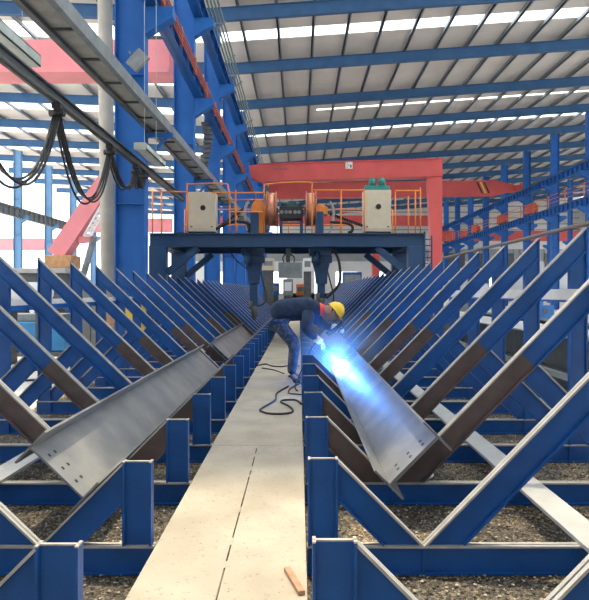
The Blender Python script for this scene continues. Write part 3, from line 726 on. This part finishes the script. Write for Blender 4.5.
# welding heads
def weld_head(px, lab, pyb, side):
    y = 15.0; kk = y/F; XX = lambda p: (p-299)*kk; ZZ = lambda p: EYE-(p-292)*kk
    t = thing('welding_manipulator', (XX(px), y, ZZ(pyb)), lab, 'welding head', 'welding heads under the gantry')
    c = XX(px)
    mb = MB(); mb.box(c-.30, c+.26, y-.15, y+.15, ZZ(256), ZZ(247.5)); mb.box(c-.24, c+.28, y-.13, y+.13, ZZ(263), ZZ(256)); mb.build('slide_carriage', gblue, t, .015)
    MB().tube([(c-.12,y-.2,ZZ(266)),(c-.12,y-.2,ZZ(252))], .07, 12).build('motor', gblue, t)
    MB().prismY([(c-.22,ZZ(263)),(c+.22,ZZ(263)),(c+.17,ZZ(272)),(c+.15,ZZ(284)),(c-.13,ZZ(284)),(c-.16,ZZ(272))], y-.11, y+.11).build('gearbox', gblue, t, .01)
    MB().box(c-.10, c+.10, y-.08, y+.08, ZZ(pyb-14), ZZ(284)).build('column', gblue, t, .008)
    MB().tube([(c,y,ZZ(pyb-14)),(c,y,ZZ(pyb-7)),(c,y,ZZ(pyb))], [.11,.09,.035], 12).build('torch', dsteel, t)
    MB().tube([(c-.08,y-.09,ZZ(pyb-19)),(c-.08,y-.09,ZZ(pyb-11))], .05, 10).build('flux_cup', rust, t)
    MB().tube(smooth([(c+side*.1,y-.05,ZZ(262)),(c+side*.22,y-.08,ZZ(280)),(c+side*.32,y-.06,ZZ(298)),(c+side*.2,y-.04,ZZ(305)),(c+side*.03,y-.02,ZZ(306))]), .018, 8).build('hose', dark, t)
weld_head(254, 'dark blue welding head hanging over the left rack', 320, 1)
weld_head(321, 'dark blue welding head hanging behind the worker', 312, 1)
MB_ = MB().tube(smooth([P(228,249,14.9), P(238,262,14.9), P(249,270,14.9)]), .012, 6); o = MB_.build('hose', dark); tag(o, 'thin black hose sagging from the beam to the left welding head', 'hose')
o = MB().tube(smooth([P(333,248,14.8), P(339,262,14.8), P(340,280,14.8), P(335,290,14.8), P(326,298,14.8)]), .035, 8).build('hose', dark); tag(o, 'thick black hose hanging right of the right welding head', 'hose')
# control pendant
y = 14.7; t = thing('control_pendant', P(290,278,y), 'grey control box hanging under the middle of the gantry', 'control box')
a, b = P(278.5,278,y), P(302,262.5,y)
MB().box(a.x, b.x, y-.1, y+.1, a.z, b.z).build('box', gsteel, t, .012)
mb = MB(); mb.tube([P(288,262.5,y), P(288,254,y)], .05, 10); mb.box(P(286,0,y).x, P(291,0,y).x, y-.06, y+.06, P(0,256,y).z, P(0,248,y).z); mb.build('hanger', dsteel, t)
o = MB().tube(smooth([P(284,263,y), P(283,257,y), P(288,253,y), P(294,257,y), P(294,263,y)]), .015, 8).build('cable', dark, t)

# ------------------------------------------------------------------ clutter left of the racks
def clutter_box(name, px0, px1, py0, py1, y, d, m, lab, cat, bevel=.02, group=None, feet=True):
    a = P(px0, py1, y); b = P(px1, py0, y); t = thing(name, ((a.x+b.x)/2, y, a.z), lab, cat, group)
    MB().box(a.x, b.x, y, y+d, a.z, b.z).build('body', m, t, bevel)
    return t, a, b
for i, (x0, x1, y, lab) in enumerate(((-3.44,-3.24,11.6,'yellow guard post behind the left rack, nearer of two'), (-3.34,-3.14,12.4,'yellow guard post behind the left rack, farther of two'))):
    t = thing('guard_post', ((x0+x1)/2, y, FZ), lab, 'guard post', 'yellow guard posts')
    mb = MB(); mb.prismY([(x0,FZ+.02),(x1,FZ+.02),(x1,.98),(x0+.07,1.05),(x0,1.05)], y, y+.1); mb.build('upright', yellow, t, .01)
    mb = MB(); mb.box(x0-.04,x1+.0,y-.06,y+.16,FZ,FZ+.02); mb.build('base_plate', dsteel, t)
mb = MB(); mb.bar((-3.80,11.5,FZ), (-3.74,11.8,1.2), .22, .03, up=(0,1,0)); o = mb.build('wooden_board', wood); tag(o, 'pinkish wooden board leaning upright behind the left rack, left of the yellow posts', 'board')
t = thing('storage_tank', (-5.9,12.0,FZ), 'pale round steel tank lying behind the left rack', 'tank')
MB().tube([(-6.0,11.9,1.30),(-5.95,11.9,1.30),(-5.05,11.9,1.30),(-5.0,11.9,1.30)], [.14,.2,.2,.14], 24).build('shell', white, t)
mb = MB(); mb.box(-5.85,-5.75,11.75,12.05,FZ,1.14); mb.box(-5.25,-5.15,11.75,12.05,FZ,1.14); mb.build('saddle', dsteel, t)
t = thing('machine_cabinet', (-6.6,13.5,FZ), 'blue machine cabinet on the pale floor behind the left rack', 'machine')
MB().box(-7.0,-5.3,13.4,14.2,FZ+.1,.62).build('body', mat('machine_blue',(.03,.20,.45),.5), t, .03)
MB().box(-7.1,-5.2,13.3,14.3,FZ,FZ+.1).build('base', dsteel, t)
MB().box(-6.9,-5.4,13.5,14.1,.625,.8).build('lid', gsteel, t, .02)
t = thing('work_table', (-7.5,16.5,FZ), 'grey steel work table behind the left rack', 'table')
MB().box(-8.6,-6.2,16,17,1.0,1.06).build('table_top', plate, t)
for x in (-8.5,-6.3):
    for y in (16.1,16.9): MB().box(x-.04,x+.04,y-.04,y+.04,FZ,1.0).build('leg', blue, t)
MB_ = MB(); MB_.box(-8.0,-7.1,16.2,16.8,1.062,1.35); o = MB_.build('tool_box', dsteel, bevel=.02); tag(o, 'dark tool box on the grey steel work table', 'tool box')
t = thing('orange_block', (-9.0,22,FZ), 'rusty orange ballast block below the slanting pink crane leg', 'ballast block')
a, b = P(44,0,22), P(71,0,22)
MB().box(a.x, b.x, 22, 23, P(0,268,22).z, P(0,255,22).z).build('block', brownbox, t, .03)
MB().box(a.x+.6, b.x, 22.1, 22.9, P(0,282,22).z, P(0,268,22).z).build('block', brownbox, t, .03)
MB().box(a.x+.1, b.x-.1, 22.15, 22.85, FZ, P(0,282,22).z).build('plinth', tarp, t, .02)
t = thing('flatbed_trailer', (-9.6,20.5,FZ), 'pale flat platform on wheels below the orange block, in the left bay', 'trailer')
MB().box(-11.4,-8.0,20.2,21.4,1.95,2.12).build('deck', plate, t, .01)
MB().box(-11.2,-8.2,20.4,21.2,1.2,1.95).build('chassis', dsteel, t, .02)
for x in (-10.9,-9.9,-8.6): MB().tube([(x,20.3,FZ+.55),(x,20.6,FZ+.55)], .55, 20).build('wheel', dark, t)
t = thing('grey_cupboard', (-5.0,15.4,FZ), 'tall dark grey cupboard behind the left rack posts', 'cupboard')
a, b = P(81,0,15.2), P(100,0,15.2)
MB().box(a.x, b.x, 15.2, 15.9, FZ, 1.5).build('body', tarp, t, .02); MB().box((a.x+b.x)/2-.006, (a.x+b.x)/2+.006, 15.19, 15.2, FZ+.1, 1.45).build('door_gap', dark, t)
for i in range(5):
    y = 9.5+i*1.3; x = -5.2-.35*i
    mb = MB(); mb.tube(smooth([(x-1.4,y,FZ+.02),(x-.6,y+.25,FZ+.02),(x+.2,y-.1,FZ+.02),(x+1.0,y+.2,FZ+.02)]), .018, 6)
    o = mb.build('floor_cable', dark); tag(o, 'dark cable on the pale floor left of the rack, %s from the camera' % ordw(i+1), 'cable', 'cables on the left floor')
# more left clutter, distance
for i,(x,y,w,h,m,lab,cat) in enumerate([(-13,30,2.2,1.6,white,'white machine in the bright left bay, nearest of the distant ones','machine'),(-16,34,2.0,1.2,gsteel,'low grey machine in the bright left bay, at the far left','machine'),(-9.5,32,1.4,1.7,gsteel,'grey machine left of the concrete pillar','machine'),(-7.2,27,.9,1.5,red,'small red machine right beside the concrete pillar','machine')]):
    t = thing('workshop_machine', (x,y,FZ), lab, cat, 'distant left machines')
    MB().box(x-w/2,x+w/2,y,y+1,FZ,FZ+h*.6).build('body', m, t, .05); MB().box(x-w/3,x+w/4,y+.1,y+.8,FZ+h*.6,FZ+h).build('head', m, t, .05)
    MB().tube([(x+w/4,y-.02,FZ+h*.4),(x+w/4,y-.08,FZ+h*.4)], .12, 12).build('handwheel', dsteel, t)

# ------------------------------------------------------------------ right side stacks
def stock_beam(x, y0, y1, z0, h, w, lab, m=dsteel):
    mb = MB(); mb.box(x-w/2,x+w/2,y0,y1,z0,z0+.02); mb.box(x-w/2,x+w/2,y0,y1,z0+h-.02,z0+h); mb.box(x-.01,x+.01,y0,y1,z0,z0+h)
    o = mb.build('stored_beam', m); tag(o, lab, 'steel beam', 'stored beams on the right floor')
for i, y in enumerate((8.5, 13, 18)):
    mb = MB(); mb.box(3.3, 6.4, y, y+.2, FZ, FZ+.2); o = mb.build('timber_bearer', wood); tag(o, 'timber bearer under the stored beams, %s from the camera' % ordw(i+1), 'bearer', 'timber bearers')
stock_beam(4.3, 7.6, 21, FZ+.2, .55, .35, 'dark stored beam right of the rack, nearest the tall posts')
stock_beam(4.95, 7.8, 22, FZ+.2, .55, .35, 'dark stored beam right of the rack, between two others')
stock_beam(5.7, 7.4, 20, FZ+.2, .62, .5, 'dark stored beam right of the rack, outermost of the three')
stock_beam(3.45, 7, 15, FZ+.201, .16, .3, 'low dark stored beam just behind the right tall posts')
mb = MB(); mb.box(4.05,5.2,9,20,FZ+.752,FZ+.78); o = mb.build('steel_sheet', plate); tag(o, 'pale steel sheet lying on the dark stored beams', 'steel sheet')
mb = MB()
for q in range(9): mb.tube([(4.4+.22*math.cos(t_)*(1+.05*q), 6.6+.22*math.sin(t_)*(1+.05*q), FZ+.02+.012*q) for t_ in [k_*.35 for k_ in range(19)]], .008, 5)
o = mb.build('wire_coil', rust); tag(o, 'rusty loose coil of wire on the floor right of the rack', 'wire coil')
for i,(x,y,w,h,m,lab) in enumerate([(5.2,24,1.2,1.25,gsteel,'grey machine standing beyond the right tie channel, nearest'),(9,38,2.4,1.6,white,'white machine beyond the right rack, middle distance'),(12.5,46,2.5,1.7,gsteel,'grey machine beyond the right rack, near the far columns'),(16,52,3,2.2,white,'white cabinet block below the far right runway'),(4.6,30,1.2,1.6,dsteel,'dark machine beside the red crane leg'),(12,30,2.0,1.2,mat('machine_blue_b',(.03,.14,.4),.5),'blue machine on the floor at far right')]):
    t = thing('workshop_machine', (x,y,FZ), lab, 'machine', 'distant right machines')
    MB().box(x-w/2,x+w/2,y,y+1,FZ,FZ+h*.65).build('body', m, t, .05); MB().box(x-w/3,x+w/4,y+.1,y+.8,FZ+h*.65,FZ+h).build('head', m, t, .05)
    MB().tube([(x+w/4,y-.02,FZ+h*.4),(x+w/4,y-.08,FZ+h*.4)], .12, 12).build('handwheel', dsteel, t)

# ------------------------------------------------------------------ far centre: machines seen under the gantry
for i,(px0,px1,py0,py1,y,m,lab) in enumerate([(262,274,258,275,38,cream,'cream cabinet far down the hall, left of the hanging control box'),
    (303,312,258,276,39,white,'white cabinet far down the hall, right of the hanging control box'),
    (283,293,279,300,38.5,gsteel,'grey cabinet far down the hall, below the hanging control box'),
    (296,306,284,300,40,orangem,'orange machine far down the hall, behind the worker'),
    (268,279,283,300,40,cblue,'blue machine far down the hall at the end of the walkway'),
    (343,362,272,292,41,blue,'blue frame machine far down the hall above the right rack')]):
    a, b = P(px0,py1,y), P(px1,py0,y)
    t = thing('workshop_machine', ((a.x+b.x)/2,y,FZ), lab, 'machine', 'machines at the far end')
    MB().box(a.x,b.x,y,y+.8,a.z+.3,b.z).build('body', m, t, .04)
    MB().box(a.x+.05,b.x-.05,y+.05,y+.7,FZ,a.z+.3).build('base', dsteel, t)
    MB().box(a.x+.1,b.x-.1,y-.03,y,a.z+.6,b.z-.2).build('panel', gsteel if m is not gsteel else white, t)

# ------------------------------------------------------------------ gravel stones
mb = MB(); bm = mb.bm
def pebble(x, y, z, r):
    vs = []; a0 = random.random()*6.28
    sx, sy, sz = r*random.uniform(.7,1.3), r*random.uniform(.7,1.3), r*random.uniform(.45,.8)
    top = bm.verts.new((x, y, z+sz)); ring = []
    for q in range(5):
        t_ = a0 + q*1.2566; ring.append(bm.verts.new((x+sx*math.cos(t_)*random.uniform(.8,1.1), y+sy*math.sin(t_)*random.uniform(.8,1.1), z+random.uniform(-.2,.3)*sz)))
    bot = bm.verts.new((x, y, z-sz)); mi = random.choice((0,0,0,1,1,2))
    for q in range(5):
        mb.face([top, ring[q], ring[(q+1)%5]], mi); mb.face([bot, ring[(q+1)%5], ring[q]], mi)
for q in range(34000):
    y = 1.9 + 7.5*random.random()**1.6
    x = random.uniform(.1, 2.9) if random.random() < .5 else random.uniform(-3.3, -.75)
    pebble(x, y, FZ+.004+random.random()*.008, random.uniform(.004,.012))
o = mb.build('gravel', [mat('gravel_dark',(.075,.062,.05),.9,var=.3,scale=9), mat('gravel_mid',(.19,.16,.13),.9,var=.3,scale=9), mat('gravel_pale',(.42,.36,.27),.9,var=.2,scale=9)]); tag(o, 'loose grey gravel between the rack base beams', 'gravel', kind='stuff')
def rock(x, y, r, lab, m, sc):
    b = MB(); b.ball((x,y,FZ+r*sc[2]*.8), r, sc, sub=3)
    for v in b.bm.verts: v.co += Vector((random.uniform(-1,1),random.uniform(-1,1),random.uniform(-1,1)))*r*.06
    o = b.build('rock', m); tag(o, lab, 'rock', 'loose rocks')
rock(-1.28, 3.74, .045, 'pale round rock on the gravel below the left steel beam', stone, (1.5,1,.8))
rock(-1.40, 3.72, .03, 'small pale rock beside the larger one below the left steel beam', stone, (1,1,.8))
rock(.98, 4.6, .05, 'white rock on the gravel under the right inclined rails', white, (1.4,1,.7))

# ------------------------------------------------------------------ worker
WY = 8.5
def skin_mesh(name, verts, edges, m, parent, root=0, sub=2, smooth_=True):
    me = bpy.data.meshes.new(name)
    w = Vector((0,0,0)); q = parent
    while q: w += q.location; q = q.parent
    me.from_pydata([Vector(v[:3])-w for v in verts], edges, [])
    o = bpy.data.objects.new(name, me); C.objects.link(o); o.parent = parent
    me.materials.append(m)
    md = o.modifiers.new('Skin', 'SKIN'); md.use_smooth_shade = True
    if not me.skin_vertices:
        bpy.context.view_layer.objects.active = o
    d = me.skin_vertices[0].data
    for i, v in enumerate(verts):
        r = v[3]; d[i].radius = (r, v[4] if len(v) > 4 else r); d[i].use_root = (i == root)
    sm = o.modifiers.new('Sub', 'SUBSURF'); sm.levels = sub; sm.render_levels = sub
    return o
wk = thing('worker', (-.08, WY, .014), 'person in navy workwear and yellow hard hat bending over the right rack, welding', 'person')
# body (bare figure: continuous, head and neck included)
body = [(-.30,WY,.96,.05),(-.10,WY,1.07,.05),(.12,WY,1.06,.06),(.28,WY,1.05,.05),(.37,WY,1.055,.055),(.45,WY,1.045,.085),(.53,WY,1.02,.08),
        (-.28,8.42,.86,.045),(-.04,8.35,.56,.04),(-.10,8.34,.12,.032),(.0,8.32,.06,.03),
        (-.28,8.58,.86,.045),(-.01,8.65,.56,.04),(-.09,8.67,.12,.032),(.02,8.67,.06,.03),
        (.13,8.36,.95,.03),(.08,8.25,.78,.03),(.29,8.30,.61,.028),
        (.20,8.64,.95,.03),(.40,8.78,.80,.03),(.56,8.63,.772,.028)]
be = [(0,1),(1,2),(2,3),(3,4),(4,5),(5,6),(0,7),(7,8),(8,9),(9,10),(0,11),(11,12),(12,13),(13,14),(2,15),(15,16),(16,17),(2,18),(18,19),(19,20)]
skin_mesh('body', body, be, skinm, wk)
jk = [(-.40,WY,.93,.13,.15),(-.26,WY,1.03,.15,.17),(-.06,WY,1.08,.155,.185),(.12,WY,1.06,.15,.19),(.24,WY,1.045,.125,.15),(.33,WY,1.05,.085)]
jo = skin_mesh('jacket', jk, [(0,1),(1,2),(2,3),(3,4),(4,5)], navy, wk, 2)
skin_mesh('sleeve', [(.12,8.43,1.02,.11),(.14,8.34,.94,.10),(.08,8.26,.78,.07),(.24,8.285,.645,.055)], [(0,1),(1,2),(2,3)], navy, jo, 0)
skin_mesh('sleeve', [(.14,8.57,1.02,.11),(.22,8.66,.94,.10),(.39,8.78,.80,.068),(.52,8.67,.775,.052)], [(0,1),(1,2),(2,3)], navy, jo, 0)
tr = [(-.33,WY,.93,.14,.14),(-.26,8.40,.80,.105),(-.07,8.345,.55,.078),(-.09,8.335,.32,.07),(-.105,8.33,.13,.066),
      (-.26,8.60,.80,.105),(-.04,8.655,.55,.078),(-.08,8.67,.32,.07),(-.09,8.67,.13,.066)]
skin_mesh('trousers', tr, [(0,1),(1,2),(2,3),(3,4),(0,5),(5,6),(6,7),(7,8)], camo, wk, 0)
for yy, xx in ((8.32,-.10),(8.68,-.09)):
    b = skin_mesh('boot', [(xx-.03,yy,.055,.045),(xx+.05,yy,.055,.042),(xx+.125,yy,.045,.032),(xx-.005,yy,.13,.048)], [(0,1),(1,2),(0,3)], shoe, wk, 0)
# collar
mb = MB(); mb.tube([(.325,WY,1.05),(.37,WY,1.055)], [.085,.07], 20, caps=False); mb.tube([(.325,WY,1.05),(.30,WY,1.05)], [.087,.1], 20, caps=False); mb.build('collar', collar, wk)
# head: face looks down and to the right
hd = Vector((.50, WY, 1.01)); fd = Vector((.62,-.1,-.78)).normalized(); upv = Vector((.78,0,.62)); upv = (upv - fd*upv.dot(fd)).normalized(); rt = fd.cross(upv)
def H(f, u, r): return hd + fd*f + upv*u + rt*r
b = MB(); b.ball((0,0,0), 1, (.098,.078,.118), sub=3)
for v in b.bm.verts:
    f, r, u = v.co.x, v.co.y, v.co.z
    if u < 0: f2 = f*(1+u*1.2) ; r *= (1+u*2.0); f = f2 + (-u)*.12
    v.co = H(f, u, r)
b.ball(H(.105,-.012,0), .016, (1,1,1.2), sub=2); b.ball(H(.094,.005,0), .012, sub=2)
for s in (-1,1): b.ball(H(0,-.005,.080*s), .022, (.8,.8,1.2), sub=2)
b.tube([H(.092,-.055,-.022), H(.1,-.057,0), H(.092,-.055,.022)], .006, 8)
h_ = b.build('head', skinm, wk)
mb = MB()
for s in (-1,1): mb.ball(H(.084,.02,.032*s), .011, sub=2)
mb.build('eyes', dark, h_)
mb = MB(); mb.ball((0,0,0), 1, (.1,.083,.1), sub=3)
for v in mb.bm.verts: v.co = H(v.co.x*.98-.012, v.co.z+.02, v.co.y)
bmesh.ops.delete(mb.bm, geom=[v for v in mb.bm.verts if (v.co-hd).dot(fd) > .045 or (v.co-hd).dot(upv) < -.05], context='VERTS')
mb.build('hair', hairm, h_)
# hard hat
mb = MB(); rings = []
for i in range(9):
    a = i/8*math.pi/2; R = math.cos(a); u = .035 + .125*math.sin(a)
    rings.append([mb.bm.verts.new(H(.132*R*math.cos(t_), u, .112*R*math.sin(t_))) for t_ in [2*math.pi*q/28 for q in range(28)]] if i < 8 else [mb.bm.verts.new(H(0,u,0))])
for a, b_ in zip(rings[:-1], rings[1:]):
    for q in range(28):
        if len(b_) == 1: mb.face([a[q], a[(q+1)%28], b_[0]], 0, True)
        else: mb.face([a[q], a[(q+1)%28], b_[(q+1)%28], b_[q]], 0, True)
br = [mb.bm.verts.new(H((.150+.045*max(0,math.cos(t_))**2)*math.cos(t_), .026-.01*max(0,math.cos(t_)), .126*math.sin(t_))) for t_ in [2*math.pi*q/28 for q in range(28)]]
for q in range(28): mb.face([rings[0][q], rings[0][(q+1)%28], br[(q+1)%28], br[q]], 0, True)
mb.tube([H(-.10,.10,0), H(-.05,.145,0), H(0,.163,0), H(.05,.145,0), H(.10,.10,0)], .012, 8)
hat = mb.build('hard_hat', hatm, wk)
sd = hat.modifiers.new('Solid','SOLIDIFY'); sd.thickness = .004
# gloves with five fingers
def hand(wrist, dirv, palmn, curl, name='glove', s=1):
    d = Vector(dirv).normalized(); n = Vector(palmn); n = (n - d*n.dot(d)).normalized(); w = d.cross(n)*s
    W = Vector(wrist)
    V = [(*W, .036,.03), (*(W+d*.05), .042,.026), (*(W+d*.085), .042,.022)]; E = [(0,1),(1,2)]
    obs = []
    palm = skin_mesh(name, V, E, glove, wk, 0)
    lens = (.075,.085,.08,.062)
    for i, L in enumerate(lens):
        o_ = W + d*.08 + w*((i-1.5)*.021)
        pts = [o_]; a = 0; p = o_
        for j, fr in enumerate((.45,.32,.23)):
            a += curl*(.8 if j == 0 else 1.1); p = p + (d*math.cos(a) + n*math.sin(a))*L*fr; pts.append(p)
        skin_mesh('glove_finger', [(*q, .0115-.001*j) for j, q in enumerate(pts)], [(0,1),(1,2),(2,3)], glove, palm, 0, 1)
    o_ = W + d*.03 - w*.035
    pts = [o_, o_ - w*.022 + d*.025 + n*.012, o_ - w*.02 + d*.05 + n*.035, o_ - w*.008 + d*.068 + n*.05]
    skin_mesh('glove_thumb', [(*q, .0135-.001*j) for j, q in enumerate(pts)], [(0,1),(1,2),(2,3)], glove, palm, 0, 1)
    return palm
hand((.29,8.30,.61), (.75,.05,-.66), (-.5,.3,-.7), .75)
hand((.555,8.645,.775), (.7,-.6,-.1), (.1,-.3,-1), .8, s=-1)
for a, b_ in (((.24,8.283,.645),(.31,8.305,.59)), ((.50,8.685,.777),(.57,8.63,.772))): MB().tube([a, b_], [.058,.05], 14).build('glove_cuff', glove, wk)
# welding torch in the near hand
t = thing('welding_torch', (.40,8.33,.52), 'grey welding torch held in the worker\'s gloved hand at the arc', 'welding torch')
MB().tube(smooth([(.30,8.31,.615),(.37,8.335,.535),(.44,8.36,.46)]), [.016]*17, 10).build('handle', dark, t)
MB().tube(smooth([(.44,8.36,.46),(.48,8.39,.40),(.52,8.42,.34)]), .009, 8).build('neck', copper, t)
MB().tube([(.518,8.418,.343),(.535,8.43,.315)], .014, 10).build('nozzle', copper, t)
MB().tube(smooth([(.30,8.31,.615),(.2,8.28,.55),(.1,8.2,.35),(-.02,8.1,.1),(-.05,7.9,.028),(-.02,7.6,.028)]), .009, 8).build('cable', dark, t)
# hand shield
t = thing('welding_shield', (.55,8.5,.80), 'dark hand-held welding shield in front of the worker\'s face', 'welding shield')
mb = MB(); c0 = Vector((.50,8.44,.80)); nn = Vector((.62,-.1,-.78)).normalized(); uu = Vector((.78,0,.62)); uu = (uu-nn*uu.dot(nn)).normalized(); rr = nn.cross(uu); g = []
for i in range(9):
    g.append([mb.bm.verts.new(c0 + uu*((j-4)*.036) + rr*math.sin((i-4)*.3)*.125 + nn*(math.cos((i-4)*.3)*.09-.02 - .02*((j-4)/4)**2)) for j in range(9)])
for i in range(8):
    for j in range(8): mb.face([g[i][j], g[i+1][j], g[i+1][j+1], g[i][j+1]], 0, True)
o = mb.build('shell', dark, t); sd = o.modifiers.new('Solid','SOLIDIFY'); sd.thickness = .005
MB().bar(c0+nn*.085-rr*.05+uu*.03, c0+nn*.085+rr*.05+uu*.03, .06, .02, up=tuple(nn)).build('lens', dsteel, t)
MB().tube([c0+nn*.0-uu*.0+rr*.0+Vector((.03,.05,-.0)), (.63,8.57,.765)], .013, 10).build('handle', dark, t)

# ------------------------------------------------------------------ arc, haze
AP = Vector((.61, 8.48, .20))
mb = MB(); mb.ball(AP, .125, sub=4)
am = bpy.data.materials.new('arc'); am.use_nodes = True; nt = am.node_tree; nt.nodes.clear()
e = nt.nodes.new('ShaderNodeEmission'); e.inputs['Color'].default_value = (.72,.88,1,1); e.inputs['Strength'].default_value = 4.5
oo = nt.nodes.new('ShaderNodeOutputMaterial'); nt.links.new(e.outputs[0], oo.inputs['Surface'])
o = mb.build('welding_arc', am); tag(o, 'blinding white welding arc at the end of the right steel beam', 'welding arc')
def light(kind, name, loc, energy, col, **kw):
    ld = bpy.data.lights.new(name, kind); ld.energy = energy; ld.color = col
    for k_, v in kw.items(): setattr(ld, k_, v)
    lo = bpy.data.objects.new(name, ld); C.objects.link(lo); lo.location = loc; return lo
light('POINT', 'arc_light', AP + Vector((-.12,-.30,.18)), 24, (.05,.28,1), shadow_soft_size=.05)
# smoke around the arc
mb = MB(); mb.ball(AP+Vector((-.1,0,.25)), 1.5, (1.0,1.0,.8), sub=4); sm = bpy.data.materials.new('weld_smoke'); sm.use_nodes = True
nt = sm.node_tree; nt.nodes.clear(); n = nt.nodes; l = nt.links
vs = n.new('ShaderNodeVolumeScatter'); vs.inputs['Color'].default_value = (.6,.8,1,1); vs.inputs['Anisotropy'].default_value = .2
tc = n.new('ShaderNodeTexCoord'); vm = n.new('ShaderNodeVectorMath'); vm.operation = 'DISTANCE'; vm.inputs[1].default_value = AP
mr = n.new('ShaderNodeMapRange'); mr.interpolation_type = 'SMOOTHSTEP'; mr.inputs['From Min'].default_value = 0; mr.inputs['From Max'].default_value = .95; mr.inputs['To Min'].default_value = 2.0; mr.inputs['To Max'].default_value = 0
l.new(tc.outputs['Object'], vm.inputs[0]); l.new(vm.outputs['Value'], mr.inputs['Value']); l.new(mr.outputs[0], vs.inputs['Density'])
oo = n.new('ShaderNodeOutputMaterial'); l.new(vs.outputs[0], oo.inputs['Volume'])
o = mb.build('weld_smoke', sm); tag(o, 'thin bluish welding smoke hanging around the arc', 'smoke', kind='stuff')

# ------------------------------------------------------------------ light, sky, camera
w = bpy.data.worlds.new('world'); bpy.context.scene.world = w; w.use_nodes = True
nt = w.node_tree; n = nt.nodes; l = nt.links; bg = n['Background']
tc = n.new('ShaderNodeTexCoord'); sx = n.new('ShaderNodeSeparateXYZ'); l.new(tc.outputs['Generated'], sx.inputs[0])
cr = n.new('ShaderNodeValToRGB'); cr.color_ramp.elements[0].position = 0; cr.color_ramp.elements[0].color = (.90,.95,1,1)
cr.color_ramp.elements[1].position = .8; cr.color_ramp.elements[1].color = (.70,.84,1,1)
l.new(sx.outputs['Z'], cr.inputs['Fac']); l.new(cr.outputs['Color'], bg.inputs['Color']); bg.inputs['Strength'].default_value = 1.6
sun = light('SUN', 'sun', (0,0,20), 5.5, (1,.82,.52), angle=math.radians(4))
sun.rotation_euler = Vector((.04,-.20,-1)).to_track_quat('-Z','Y').to_euler()
cam = bpy.data.cameras.new('camera'); co = bpy.data.objects.new('camera', cam); C.objects.link(co)
co.location = (0,0,EYE); co.rotation_euler = (math.pi/2,0,0)
cam.sensor_fit = 'HORIZONTAL'; cam.sensor_width = 36; cam.lens = 36*F/589
# shift is measured against the larger frame side
cam.shift_x = -4.5/589; cam.shift_y = -8/589
cam.clip_end = 400; cam.clip_start = .05
sc = bpy.context.scene; sc.camera = co
sc.view_settings.view_transform = 'Standard'; sc.view_settings.look = 'None'; sc.view_settings.gamma = 1; sc.view_settings.use_curve_mapping = False
sc.view_settings.exposure = 1.1
sc.cycles.use_denoising = True
sc.cycles.volume_step_rate = 1.0; sc.cycles.max_bounces = 8
